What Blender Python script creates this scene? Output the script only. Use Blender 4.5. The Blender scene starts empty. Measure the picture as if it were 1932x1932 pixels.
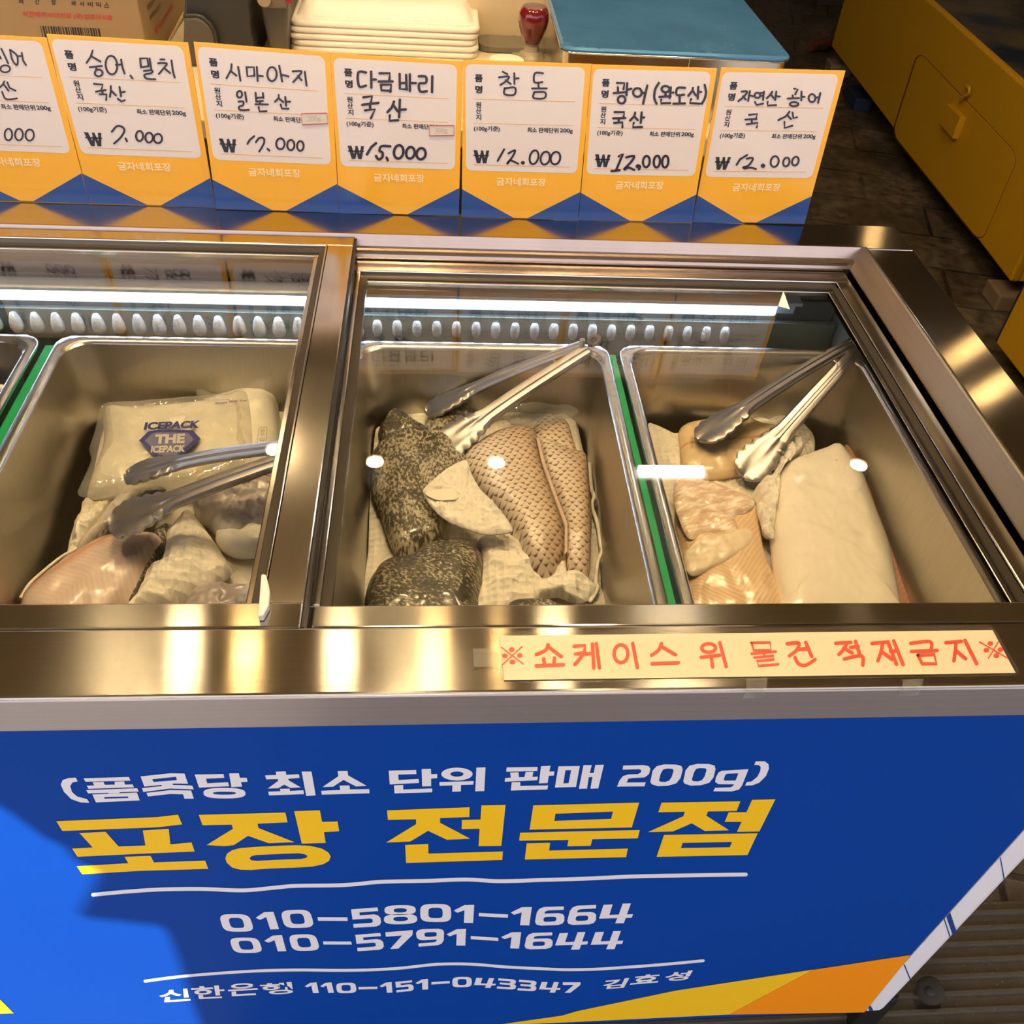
import bpy, bmesh, math, random
from mathutils import Vector, Matrix, noise
from mathutils.geometry import tessellate_polygon
random.seed(7)
SC = bpy.context.scene
COL = SC.collection

# ------------------------------------------------------------------ camera
CX, FPX = 966.0, 1743.65
PITCH, YAW, ROLL = (math.radians(a) for a in (43.38183297, 6.48327005, -4.62884328))
ZT = 0.86                                    # height of the freezer's steel top
CAM = Vector((0, 0, ZT + 0.58))
_f = Vector((math.sin(YAW)*math.cos(PITCH), math.cos(YAW)*math.cos(PITCH), -math.sin(PITCH)))
_r0 = Vector((math.cos(YAW), -math.sin(YAW), 0)); _d0 = _f.cross(_r0)
RIGHT = math.cos(ROLL)*_r0 + math.sin(ROLL)*_d0
DOWN = -math.sin(ROLL)*_r0 + math.cos(ROLL)*_d0
FWD = _f
cam_d = bpy.data.cameras.new('camera'); cam = bpy.data.objects.new('camera', cam_d); COL.objects.link(cam)
cam_d.sensor_fit = 'HORIZONTAL'; cam_d.sensor_width = 36.0; cam_d.lens = 36.0*FPX/1932.0
cam_d.clip_start = 0.02; cam_d.clip_end = 200
mw = Matrix.Identity(4)
for i in range(3):
    mw[i][0] = RIGHT[i]; mw[i][1] = -DOWN[i]; mw[i][2] = -FWD[i]; mw[i][3] = CAM[i]
cam.matrix_world = mw
SC.camera = cam

# ------------------------------------------------------------------ world, sun, exposure
SC.view_settings.view_transform = 'Standard'; SC.view_settings.look = 'None'
SC.view_settings.gamma = 1.0; SC.view_settings.use_curve_mapping = False
SC.view_settings.exposure = 1.0
SC.cycles.max_bounces = 9; SC.cycles.transparent_max_bounces = 16; SC.cycles.glossy_bounces = 5
SC.cycles.sample_clamp_indirect = 6.0; SC.cycles.caustics_reflective = False
SC.cycles.use_denoising = True
wd = bpy.data.worlds.new('sky'); SC.world = wd; wd.use_nodes = True
bg = wd.node_tree.nodes['Background']; bg.inputs[0].default_value = (0.93, 0.91, 0.97, 1); bg.inputs[1].default_value = SKY = 1.02
SUNV = Vector((0.30, 0.62, -1.0))            # direction sunlight travels, per metre of drop
sd = bpy.data.lights.new('sun', 'SUN'); sd.energy = 6.0; sd.angle = 0.006; sd.color = (1, .97, .9)
so = bpy.data.objects.new('sun', sd); COL.objects.link(so); so.location = (-2, -5, 8)
so.rotation_euler = SUNV.to_track_quat('-Z', 'Y').to_euler()
LAMP_WARM = (1.0, 0.60, 0.22); LAMP_SOFT = (1.0, 0.72, 0.38)

# ------------------------------------------------------------------ helpers
def ray(x, y): return RIGHT*((x-CX)/FPX) + DOWN*((y-CX)/FPX) + FWD
def on(pl, x, y):                            # point of plane pl seen at photo pixel x, y
    p, n = pl; d = ray(x, y)
    return CAM + d*((p-CAM).dot(n)/d.dot(n))
def ZP(z): return (Vector((0, 0, z)), Vector((0, 0, 1)))
def YP(y): return (Vector((0, y, 0)), Vector((0, -1, 0)))
def XP(x): return (Vector((x, 0, 0)), Vector((-1, 0, 0)))
def fr(x0, y0, s): return lambda p: (x0+p[0]/s, y0+p[1]/s)
def lift(pl, e):                             # the same plane raised by e along its normal
    return (pl[0]+pl[1].normalized()*e, pl[1])

ORG = {}
class MB:
    def __init__(s): s.v = []; s.f = []; s.uv = {}
    def add(s, vs, fs):
        k = len(s.v); s.v += [Vector(v) for v in vs]; s.f += [tuple(i+k for i in f) for f in fs]; return s
    def box(s, x0, x1, y0, y1, z0, z1):
        return s.add([(x0,y0,z0),(x1,y0,z0),(x1,y1,z0),(x0,y1,z0),(x0,y0,z1),(x1,y0,z1),(x1,y1,z1),(x0,y1,z1)],
                     [(0,3,2,1),(4,5,6,7),(0,1,5,4),(1,2,6,5),(2,3,7,6),(3,0,4,7)])
    def prism(s, pts, off):                  # polygon of 3D points pushed along off
        n = len(pts); off = Vector(off)
        return s.add(list(pts)+[Vector(p)+off for p in pts],
                     [tuple(range(n)), tuple(range(2*n-1, n-1, -1))]+[(i, i+n, (i+1) % n+n, (i+1) % n) for i in range(n)])
    def loft(s, rings, cap0=False, cap1=False, closed=True):
        n = len(rings[0]); k = len(s.v)
        for r in rings: s.v += [Vector(p) for p in r]
        for j in range(len(rings)-1):
            for i in range(n if closed else n-1):
                a = k+j*n+i; b = k+j*n+(i+1) % n
                s.f.append((a, b, b+n, a+n))
        if cap0: s.f.append(tuple(k+i for i in range(n-1, -1, -1)))
        if cap1: s.f.append(tuple(k+(len(rings)-1)*n+i for i in range(n)))
        return s
    def tube(s, pts, r, n=10, cap=True):
        pts = [Vector(p) for p in pts]; rings = []
        for i, p in enumerate(pts):
            t = (pts[min(i+1, len(pts)-1)]-pts[max(i-1, 0)]).normalized()
            a = t.cross(Vector((0, 0, 1)) if abs(t.z) < .9 else Vector((1, 0, 0))).normalized(); b = t.cross(a)
            rr = r[i] if isinstance(r, (list, tuple)) else r
            rings.append([p+a*rr*math.cos(q)+b*rr*math.sin(q) for q in (2*math.pi*k/n for k in range(n))])
        return s.loft(rings, cap, cap)
    def lathe(s, prof, c, n=28, ax=None):    # prof: (radius, height) pairs; ax: (u, v, w) axes
        u, v, w = ax or (Vector((1,0,0)), Vector((0,1,0)), Vector((0,0,1))); c = Vector(c)
        return s.loft([[c+u*r*math.cos(q)+v*r*math.sin(q)+w*h for q in (2*math.pi*k/n for k in range(n))] for r, h in prof], True, True)
    def poly(s, pl, pts, holes=(), e=.0004): # flat polygon (photo pixels) on a plane
        P = [[on(pl, *p) for p in pts]]+[[on(pl, *p) for p in h] for h in holes]
        nn = pl[1].normalized()*e
        flat = [q for r in P for q in r]
        a = nn.orthogonal().normalized(); b = nn.normalized().cross(a)
        tr = tessellate_polygon([[Vector((q.dot(a), q.dot(b), 0)) for q in r] for r in P])
        fs = []
        for t in tr:
            A, B, C = (flat[i] for i in t)
            fs.append(tuple(t) if (B-A).cross(C-A).dot(nn) > 0 else tuple(reversed(t)))
        return s.add([q+nn for q in flat], fs)
    def stroke(s, pl, pts, w, closed=False, e=.0006, smooth=True):
        s.k = getattr(s, 'k', 0)+1; e = e+(s.k % 14)*1.4e-5
        pts = [Vector((p[0], p[1])) for p in pts]
        if smooth and len(pts) > 2: pts = crom(pts, closed, 5)
        n = len(pts); nn = pl[1].normalized()*e
        L = []; Rr = []
        for i, p in enumerate(pts):
            a = pts[(i-1) % n] if closed or i else p; b = pts[(i+1) % n] if closed or i < n-1 else p
            d = (b-a); d = d.normalized() if d.length > 1e-6 else Vector((1, 0)); q = Vector((-d.y, d.x))*w/2
            L.append(p+q); Rr.append(p-q)
        k = len(s.v)
        for a, b in zip(L, Rr): s.v += [on(pl, *a)+nn, on(pl, *b)+nn]
        for i in range(n if closed else n-1):
            j = (i+1) % n; s.f.append((k+2*i, k+2*j, k+2*j+1, k+2*i+1))
        if not closed:
            for p in (pts[0], pts[-1]):
                s.poly(pl, [(p.x+w/2*math.cos(t), p.y+w/2*math.sin(t)) for t in (2*math.pi*i/10 for i in range(10))], e=e+5e-6)
        return s
    def text(s, pl, txt, quad, bold=.02, e=.0005):   # writing stretched over four photo pixels TL TR BR BL
        vs, fs = glyphs(txt, bold); H = homog(quad); nn = pl[1].normalized()*e
        return s.add([on(pl, *H(x, y))+nn for x, y in vs], fs)

def crom(pts, closed, k):
    out = []; n = len(pts)
    g = (lambda i: pts[i % n]) if closed else (lambda i: pts[max(0, min(n-1, i))])
    for i in range(n if closed else n-1):
        a, b, c, d = g(i-1), g(i), g(i+1), g(i+2)
        for j in range(k):
            t = j/k
            out.append(.5*((2*b)+(c-a)*t+(2*a-5*b+4*c-d)*t*t+(3*b-a-3*c+d)*t**3))
    if not closed: out.append(pts[-1])
    return out
def homog(q):
    (x0,y0),(x1,y1),(x2,y2),(x3,y3) = q
    dx1, dx2, sx = x1-x2, x3-x2, x0-x1+x2-x3; dy1, dy2, sy = y1-y2, y3-y2, y0-y1+y2-y3
    D = dx1*dy2-dx2*dy1; g = (sx*dy2-dx2*sy)/D; h = (dx1*sy-sx*dy1)/D
    a, b, d, e = x1-x0+g*x1, x3-x0+h*x3, y1-y0+g*y1, y3-y0+h*y3
    return lambda u, v: ((a*u+b*v+x0)/(g*u+h*v+1), (d*u+e*v+y0)/(g*u+h*v+1))
def inv_homog(q):
    H = homog(q)
    def f(x, y):
        u = v = .5
        for _ in range(30):
            X, Y = H(u, v); e = 1e-5
            Xu, Yu = H(u+e, v); Xv, Yv = H(u, v+e)
            a, b, c, d = (Xu-X)/e, (Xv-X)/e, (Yu-Y)/e, (Yv-Y)/e; det = a*d-b*c
            rx, ry = x-X, y-Y
            u += (rx*d-b*ry)/det; v += (a*ry-c*rx)/det
        return u, v
    return f
_G = {}
def glyphs(txt, bold):
    if (txt, bold) not in _G:
        c = bpy.data.curves.new('lettering', 'FONT'); c.body = txt; c.offset = bold; c.resolution_u = 4
        o = bpy.data.objects.new('lettering', c); COL.objects.link(o)
        m = bpy.data.meshes.new_from_object(o.evaluated_get(bpy.context.evaluated_depsgraph_get()))
        vs = [(v.co.x, v.co.y) for v in m.vertices]; fs = [tuple(p.vertices) for p in m.polygons]
        bpy.data.objects.remove(o); bpy.data.curves.remove(c); bpy.data.meshes.remove(m)
        x0, x1 = min(v[0] for v in vs), max(v[0] for v in vs); y0, y1 = min(v[1] for v in vs), max(v[1] for v in vs)
        _G[(txt, bold)] = ([((x-x0)/(x1-x0), (y1-y)/(y1-y0)) for x, y in vs], fs)
    return _G[(txt, bold)]

def tag(o, label=None, cat=None, group=None, kind=None):
    if label: o['label'] = label
    if cat: o['category'] = cat
    if group: o['group'] = group
    if kind: o['kind'] = kind
    return o
def thing(name, loc, label, cat, group=None):
    o = bpy.data.objects.new(name, None); COL.objects.link(o); o.location = loc; o.empty_display_size = .05
    ORG[o] = Vector(loc); return tag(o, label, cat, group)
def build(name, mb, mat, parent=None, bevel=0, smooth=False, seg=2, fix=True, uvxy=False):
    if parent is not None: org = ORG[parent]
    else:
        xs = [v.x for v in mb.v]; ys = [v.y for v in mb.v]; zs = [v.z for v in mb.v]
        org = Vector(((min(xs)+max(xs))/2, (min(ys)+max(ys))/2, min(zs)))
    me = bpy.data.meshes.new(name); me.from_pydata([v-org for v in mb.v], [], mb.f)
    if bevel or fix:
        bm = bmesh.new(); bm.from_mesh(me)
        if bevel:
            es = [e for e in bm.edges if len(e.link_faces) == 2 and e.calc_face_angle(0) > .5]
            bmesh.ops.bevel(bm, geom=es, offset=bevel, segments=seg, affect='EDGES', profile=.5, clamp_overlap=True)
        if fix: bmesh.ops.recalc_face_normals(bm, faces=bm.faces)
        bm.to_mesh(me); bm.free()
    if mb.uv:
        ul = me.uv_layers.new(name='UVMap')
        for lp in me.loops: ul.data[lp.index].uv = mb.uv[lp.vertex_index]
    elif uvxy:
        ul = me.uv_layers.new(name='UVMap')
        for lp in me.loops:
            co = me.vertices[lp.vertex_index].co+org; ul.data[lp.index].uv = (co.x, co.y+co.z)
    if smooth:
        for p in me.polygons: p.use_smooth = True
    me.materials.append(mat)
    o = bpy.data.objects.new(name, me); COL.objects.link(o)
    if smooth and smooth != 'all':
        try: me.set_sharp_from_angle(angle=math.radians(40))
        except Exception: pass
    if parent is not None: o.parent = parent
    else: o.location = org
    ORG[o] = org
    return o
def solid(o, t, off=0):
    m = o.modifiers.new('thickness', 'SOLIDIFY'); m.thickness = t; m.offset = off; return o

# ------------------------------------------------------------------ materials
class NT:
    def __init__(s, name):
        s.m = bpy.data.materials.new(name); s.m.use_nodes = True; s.t = s.m.node_tree; s.n = s.t.nodes; s.l = s.t.links
        s.b = s.n['Principled BSDF']; s.out = s.n['Material Output']
    def N(s, typ, **k):
        n = s.n.new(typ)
        for a, v in k.items(): setattr(n, a, v)
        return n
    def L(s, a, b): s.l.new(a, b)
    def coord(s, scale=(1,1,1), rot=(0,0,0), src='Object'):
        tc = s.N('ShaderNodeTexCoord'); mp = s.N('ShaderNodeMapping'); mp.inputs['Scale'].default_value = scale; mp.inputs['Rotation'].default_value = rot
        s.L(tc.outputs[src], mp.inputs['Vector']); return mp.outputs[0]
    def noise(s, vec, scale, detail=3, rough=.5):
        n = s.N('ShaderNodeTexNoise'); n.inputs['Scale'].default_value = scale; n.inputs['Detail'].default_value = detail; n.inputs['Roughness'].default_value = rough
        s.L(vec, n.inputs['Vector']); return n.outputs['Fac']
    def ramp(s, fac, stops):
        r = s.N('ShaderNodeValToRGB'); el = r.color_ramp.elements
        while len(el) < len(stops): el.new(.5)
        for e, (p, c) in zip(el, stops): e.position = p; e.color = (*c, 1) if len(c) == 3 else c
        s.L(fac, r.inputs[0]); return r.outputs[0]
    def mix(s, fac, a, b, mode='MIX'):
        m = s.N('ShaderNodeMix', data_type='RGBA', blend_type=mode)
        for i, v in ((0, fac), (6, a), (7, b)):
            if isinstance(v, (int, float)): m.inputs[i].default_value = v
            elif isinstance(v, tuple): m.inputs[i].default_value = (*v, 1)
            else: s.L(v, m.inputs[i])
        return m.outputs[2]
    def math(s, op, a, b=0, c=0):
        m = s.N('ShaderNodeMath', operation=op)
        for i, v in enumerate((a, b, c)):
            if isinstance(v, (int, float)): m.inputs[i].default_value = v
            else: s.L(v, m.inputs[i])
        return m.outputs[0]
    def bump(s, h, st=.3, dist=.001):
        b = s.N('ShaderNodeBump'); b.inputs['Strength'].default_value = st; b.inputs['Distance'].default_value = dist
        s.L(h, b.inputs['Height']); s.L(b.outputs[0], s.b.inputs['Normal']); return b
    def set(s, **k):
        for a, v in k.items():
            i = s.b.inputs[a.replace('_', ' ')]
            if isinstance(v, (int, float)): i.default_value = v
            elif isinstance(v, tuple): i.default_value = (*v, 1) if len(v) == 3 else v
            else: s.L(v, i)
        return s
def plain(name, col, rough=.5, metal=0, var=.08, scale=30, bump=0, coat=0, spec=.5):
    t = NT(name); v = t.coord()
    f = t.noise(v, scale, 4)
    t.set(Base_Color=t.mix(f, tuple(c*(1-var) for c in col), tuple(min(1, c*(1+var)) for c in col)), Roughness=rough, Metallic=metal, Coat_Weight=coat)
    t.b.inputs['Specular IOR Level'].default_value = spec
    if bump: t.bump(f, bump)
    return t.m
def steel(name, col=(.62,.60,.56), rough=.115, along='X', aniso=.96, scratch=.05):
    t = NT(name)
    sc = {'X': (2, 320, 320), 'Y': (320, 2, 320), 'Z': (320, 320, 2)}[along]
    f = t.noise(t.coord(sc), 1, 2)
    st = t.noise(t.coord(), 14, 5, .6)
    cc = t.mix(f, tuple(c*.9 for c in col), tuple(min(1, c*1.08) for c in col))
    cc = t.mix(t.ramp(st, [(.45, (0,0,0)), (.8, (.35,.35,.35))]), cc, tuple(c*.78 for c in col))
    t.set(Base_Color=cc, Metallic=1.0, Roughness=t.math('MULTIPLY_ADD', st, .10, rough-.04), Anisotropic=aniso, Anisotropic_Rotation=0.25 if along == 'X' else 0.0)
    tg = t.N('ShaderNodeTangent', direction_type='UV_MAP'); t.L(tg.outputs[0], t.b.inputs['Tangent'])
    if scratch: t.bump(f, scratch, .0004)
    return t.m
def emit(name, col, st):
    t = NT(name); t.set(Base_Color=(.8,.8,.8), Emission_Color=col, Emission_Strength=st); return t.m
def glass(name, tint=(.985,.985,.97), ior=1.62, rough=.0, film=0.0):
    t = NT(name); t.n.remove(t.b)
    tr = t.N('ShaderNodeBsdfTransparent'); tr.inputs[0].default_value = (*tint, 1)
    gl = t.N('ShaderNodeBsdfGlossy'); gl.inputs['Roughness'].default_value = rough
    fs = t.N('ShaderNodeFresnel'); ge = t.N('ShaderNodeNewGeometry')
    t.L(t.math('MULTIPLY_ADD', ge.outputs['Backfacing'], 1/ior-ior, ior), fs.inputs['IOR'])
    mx = t.N('ShaderNodeMixShader'); t.L(fs.outputs[0], mx.inputs[0]); t.L(tr.outputs[0], mx.inputs[1]); t.L(gl.outputs[0], mx.inputs[2])
    o = mx.outputs[0]
    if film:
        df = t.N('ShaderNodeBsdfDiffuse'); df.inputs[0].default_value = (.85,.85,.82,1)
        f = t.ramp(t.noise(t.coord(), 60, 5, .65), [(.35, (film*.3,)*3), (.75, (film,)*3)])
        bp = t.N('ShaderNodeBump'); bp.inputs['Strength'].default_value = .6; bp.inputs['Distance'].default_value = .003
        t.L(t.noise(t.coord(), 45, 4), bp.inputs['Height']); t.L(bp.outputs[0], gl.inputs['Normal'])
        m2 = t.N('ShaderNodeMixShader'); t.L(f, m2.inputs[0]); t.L(o, m2.inputs[1]); t.L(df.outputs[0], m2.inputs[2]); o = m2.outputs[0]
    t.L(o, t.out.inputs[0]); return t.m
ST_X = steel('brushed steel along', along='X'); ST_Y = steel('brushed steel across', along='Y')
ST_FRONT = steel('brushed steel front', (.50,.44,.44), .36, 'X', .8)
ST_POL = steel('polished rail steel', (.66,.62,.56), .14, 'X', .3, .03)
ST_POLY = steel('polished rail steel across', (.66,.62,.56), .14, 'Y', .3, .03)
ST_TRK = steel('track steel', (.45,.355,.31), .24, 'X', .3, 0); ST_TRKY = steel('track steel across', (.40,.35,.28), .34, 'Y', .3, 0)
ST_PAN = steel('pan steel', (.52,.49,.43), .34, 'Z', .3, .05)
ST_RIM = steel('pan rim steel', (.74,.75,.76), .22, 'X', .2, .03)
ST_TONG = plain('tongs steel', (.46,.45,.46), .36, 1, var=.06)
BLACK = plain('black rubber', (.012,.011,.010), .45)
DARKGAP = plain('dark gasket', (.035,.026,.016), .4)
LINER = plain('freezer liner', (.16,.18,.16), .45)
GREEN = plain('green plastic', (.004,.36,.13), .35)
BLUE = plain('blue vinyl', (.0020,.050,.31), .5, var=.05, scale=3, spec=.12)
WHITE_V = plain('white vinyl', (.80,.77,.80), .45, var=.02)
YEL_V = plain('yellow vinyl', (.96,.565,.015), .42, var=.03)
ORG_V = plain('orange vinyl', (.98,.30,.006), .42, var=.03)
WHITE_P = plain('white print', (.74,.64,.585), .14, var=.02)
YEL_P = plain('yellow card print', (.90,.43,.025), .16, var=.03)
BLU_P = plain('blue card print', (.012,.060,.26), .18, var=.06)
INK = plain('black ink', (.012,.009,.014), .3)
MARK = plain('marker ink', (.020,.011,.022), .22)
RED = plain('red ink', (.62,.06,.02), .4)
PALE = plain('pale lettering', (.95,.72,.40), .2)
RULE = plain('orange rule', (.82,.42,.08), .25)

# ------------------------------------------------------------------ setting
def floor_mat():
    t = NT('dark wet stone paving'); v = t.coord(rot=(0, 0, .25))
    br = t.N('ShaderNodeTexBrick'); t.L(v, br.inputs['Vector'])
    br.inputs['Scale'].default_value = 1.0; br.inputs['Brick Width'].default_value = .42; br.inputs['Row Height'].default_value = .24
    br.inputs['Mortar Size'].default_value = .008; br.inputs['Mortar Smooth'].default_value = .4
    br.inputs['Color1'].default_value = (.13,.10,.07,1); br.inputs['Color2'].default_value = (.085,.068,.05,1); br.inputs['Mortar'].default_value = (.016,.013,.010,1)
    n1 = t.noise(v, 5, 6, .65); n2 = t.noise(v, 28, 5, .6)
    c = t.mix(t.ramp(n1, [(.42, (0,0,0)), (.72, (1,1,1))]), br.outputs[0], (.27,.21,.15))
    c = t.mix(t.ramp(n2, [(.35, (.8,.8,.8)), (.7, (0,0,0))]), c, (.02,.017,.013))
    t.set(Base_Color=c, Roughness=t.ramp(n1, [(.3, (.25,)*3), (.7, (.6,)*3)]))
    t.bump(t.math('ADD', n2, br.outputs['Fac']), .5, .006); return t.m
FLOOR = floor_mat()
fl = MB().box(-6, 7, -7, 10, -.06, 0); o = build('floor', fl, FLOOR); tag(o, kind='structure')
def rib_mat():
    t = NT('dusty ribbed floor'); v = t.coord(); n = t.noise(v, 40, 6, .7); sp = t.noise(v, 900, 1)
    z = t.N('ShaderNodeSeparateXYZ'); t.L(v, z.inputs[0])
    c = t.mix(n, (.050,.042,.030), (.105,.085,.055))
    c = t.mix(t.ramp(t.noise(v, 260, 2, .6), [(.71, (0,0,0)), (.76, (1,1,1))]), c, (.42,.40,.36))
    t.set(Base_Color=c, Roughness=.75); t.bump(n, .5, .003); return t.m
rb = MB(); x0, x1 = -1.6, 2.6; prof = []
y = -.40
while y < .575:
    prof += [(y, .003), (y+.013, .003), (y+.0155, .011), (y+.0205, .011), (y+.0225, .003)]; y += .0235
prof += [(.60, .003), (.60, 0), (-.40, 0)]
rb.prism([(x0, a, b) for a, b in prof], (x1-x0, 0, 0))
tag(build('floor_ribbed_strip', rb, rib_mat()), kind='structure')
CEIL = plain('ochre ceiling board', (.42,.31,.15), .7)
tag(build('ceiling', MB().box(-4.2, 4.2, -.15, 7.2, 2.62, 2.70), CEIL), kind='structure')
WALL = plain('dim shop wall', (.20,.16,.11), .8)
tag(build('wall_back', MB().box(-4.2, 4.2, 7.2, 7.3, 0, 2.62), WALL), kind='structure')
tag(build('wall_left', MB().box(-4.3, -4.2, -.15, 7.3, 0, 2.62), WALL), kind='structure')
tag(build('wall_right', MB().box(4.2, 4.3, -.15, 7.3, 0, 2.62), WALL), kind='structure')

# awning sheet, unseen and added; its edge is cut to shape the sun patch
BLOCK_Z = 2.6
def sunpt(px, py):
    p = on(YP(.413), px, py); k = BLOCK_Z-p.z
    return Vector((p.x-SUNV.x*k, p.y-SUNV.y*k, BLOCK_Z))
fa = fr(90, 1400, 4.025)
edge = [(-420, 1470), (0, 1520)]+[fa(p) for p in [(0,745),(90,775),(150,800),(190,890),(290,935),(430,990),(360,1150),(262,1335),(560,1365),(880,1400),(960,1560),(1030,1760),(1080,1932)]]+[(400, 1990)]
pts = [sunpt(*p) for p in edge]
pts = [Vector((-3.5, -.05, BLOCK_Z)), Vector((-3.5, pts[0].y, BLOCK_Z))]+pts+[Vector((pts[-1].x+.1, -2.6, BLOCK_Z)), Vector((3.5, -2.6, BLOCK_Z)), Vector((3.5, -.05, BLOCK_Z))]
blk = MB(); nn = Vector((0, 0, 1)); n = len(pts)
tr = tessellate_polygon([pts])
blk.add(pts+[p+Vector((0, 0, .012)) for p in pts], [tuple(t) for t in tr]+[tuple(i+n for i in reversed(t)) for t in tr]+[(i, (i+1) % n, (i+1) % n+n, i+n) for i in range(n)])
tag(build('sun_blocker', blk, plain('awning canvas', (.30,.24,.16), .8)), 'brown canvas awning added unseen to shape the sun patch', 'blocker')

# downlights under the ceiling: round fittings, some added as fill, and one tube
LFILL = emit('pan fill lamp', LAMP_SOFT, 85); LSW = emit('deck white lamp', LAMP_SOFT, 15); LW = emit('warm white lamp', LAMP_SOFT, 46); LO = emit('amber lamp', LAMP_WARM, 13); LT = emit('tube lamp', (1, .93, .8), 30)
HOUS = plain('lamp housing', (.75,.72,.66), .4)
def downlight(x, y, m, r=.055, z=2.50, seg=12):
    t = thing('ceiling_downlight', (x, y, z), 'round warm downlight under the ochre ceiling', 'lamp', 'ceiling downlights')
    build('housing', MB().lathe([(r*.6, .12), (r*1.25, .10), (r*1.3, 0), (r*1.06, .0), (r*1.02, .03)], (x, y, z), 24), HOUS, t, smooth=True)
    build('lens', MB().lathe([(0.001, .012), (r, .012), (r, .006), (0.001, .002)], (x, y, z), seg), m, t)
for x in (-.598, -.231, .23, 1.667): downlight(x, 2.69, LW, .032)
for x, m in ((-.734, LW), (-.283, LW), (.362, LW), (-.552, LO), (-.003, LO), (.187, LO), (2.45, LO), (2.4, LO)):
    pass
for x, yy, m, r in ((-.734, 1.72, LSW, .05), (-.283, 1.72, LSW, .05), (.362, 1.72, LSW, .05), (-.552, 1.70, LO, .045), (-.003, 1.70, LO, .045), (.19, 1.70, LO, .025),
                    (2.45, 3.45, LO, .05), (2.40, 3.12, LO, .05), (2.34, 4.5, LO, .05), (-.8, 1.05, LFILL, .09), (-.05, 1.0, LFILL, .09), (.65, 1.05, LFILL, .09), (-.1, .55, LW, .08), (.4, .45, LW, .07)):  # last five are added, out of view, to brighten the cards and pans
    downlight(x, yy, m, r)
t = thing('tube_light', (.904, 2.648, 2.5), 'white tube light fitting under the ceiling', 'lamp')
build('tube', MB().box(.777, 1.031, 2.628, 2.668, 2.495, 2.515), LT, t); build('housing', MB().box(.76, 1.05, 2.61, 2.69, 2.515, 2.56), HOUS, t)

# ------------------------------------------------------------------ the display freezer
YF, XL, XR = .413, -1.15, .654
FRZ = thing('display_freezer', (-.25, .8, 0), 'long steel display freezer with blue vinyl front and sliding glass lids', 'freezer')
body = MB().box(XL+.03, .575, YF+.012, 1.19, .11, .44).box(XL+.03, .575, YF+.012, .466, .44, .815).box(XL+.03, .60, 1.136, 1.19, .44, .80).box(.575, .60, .46, 1.19, .11, .80)
build('cabinet', body, plain('cabinet shell', (.5,.5,.5), .5), FRZ)
fp = build('front_panel', MB().box(XL, .579, YF, YF+.010, .108, .818), BLUE, FRZ, .0015)
cs = MB().prism([(.581, YF+.001, .108), (.606, YF+.001, .108), (.613, YF+.004, .108), (.617, YF+.012, .108), (.617, YF+.05, .108), (.581, YF+.05, .108)], (0, 0, .70))
corner = build('corner_post', cs, WHITE_V, FRZ)
PF = YP(YF)
fz = fr(1560, 1560, 5.194)
st = MB(); PC = YP(YF+.001)
for q in ([(1695,300),(1703,293),(1745,520),(1735,535)], [(1143,900),(1152,893),(1216,1085),(1207,1095)], [(1170,880),(1207,835),(1272,1025),(1232,1062)], [(752,1350),(762,1345),(822,1490),(812,1497)],
          [(385,1745),(425,1742),(455,1795),(420,1803)], [(368,1770),(376,1764),(392,1805),(384,1810)]):
    build('blue_stripe', MB().poly(PC, [fz(p) for p in q]), BLU_P, corner)
build('leg', MB().box(.60, .64, .425, .465, 0, .11), BLACK, FRZ, .003)
for x, y in ((-1.08, .45), (-1.08, 1.12), (.30, 1.12)): build('leg', MB().box(x, x+.04, y, y+.04, 0, .11), BLACK, FRZ, .003)
build('front_band', MB().box(XL, XR, YF-.002, YF+.012, .818, .8585), ST_FRONT, FRZ, .002, uvxy=True)
build('front_deck', MB().box(XL, XR, YF-.001, .476, .850, .860), ST_X, FRZ, .002, uvxy=True)
build('back_deck', MB().box(XL, XR, 1.135, 1.206, .820, .860), ST_X, FRZ, .002, uvxy=True)
build('side_deck', MB().box(.588, XR, .4765, 1.1345, .820, .8598), ST_Y, FRZ, .002, uvxy=True)
build('side_deck', MB().box(XL, -1.10, .4765, 1.1345, .820, .8598), ST_Y, FRZ, .002, uvxy=True)
trk = MB().prism([(-1.10, y, z) for y, z in ((1.1385,.8615),(1.1355,.8615),(1.1345,.8590),(1.1300,.8475),(1.1310,.8465),(1.1310,.8455),(1.1262,.8435),(1.1255,.8425),(1.1265,.8405),(1.1250,.8385),(1.1235,.835),(1.1235,.800),(1.1385,.800))], (1.683, 0, 0))
build('back_track', trk, ST_TRK, FRZ, 0, uvxy=True)
trk = MB().prism([(x, .4765, z) for x, z in ((.5878,.8605),(.5862,.8628),(.5835,.8632),(.581,.8622),(.5800,.8600),(.5685,.8355),(.5680,.8335),(.5680,.775),(.5878,.775))], (0, .658, 0)).box(.5615, .5700, .4765, 1.12, .775, .800)
build('side_track', trk, ST_TRKY, FRZ, 0, uvxy=True)
build('track_gap', MB().box(.5605, .5697, .4765, 1.125, .8005, .806).box(-1.10, .560, 1.122, 1.1284, .79, .80), BLACK, FRZ)
build('front_track', MB().box(-1.10, .575, .4662, .4755, .775, .8495).box(-1.10, .575, .4755, .5, .78, .80), ST_POL, FRZ, .001, uvxy=True)
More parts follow.
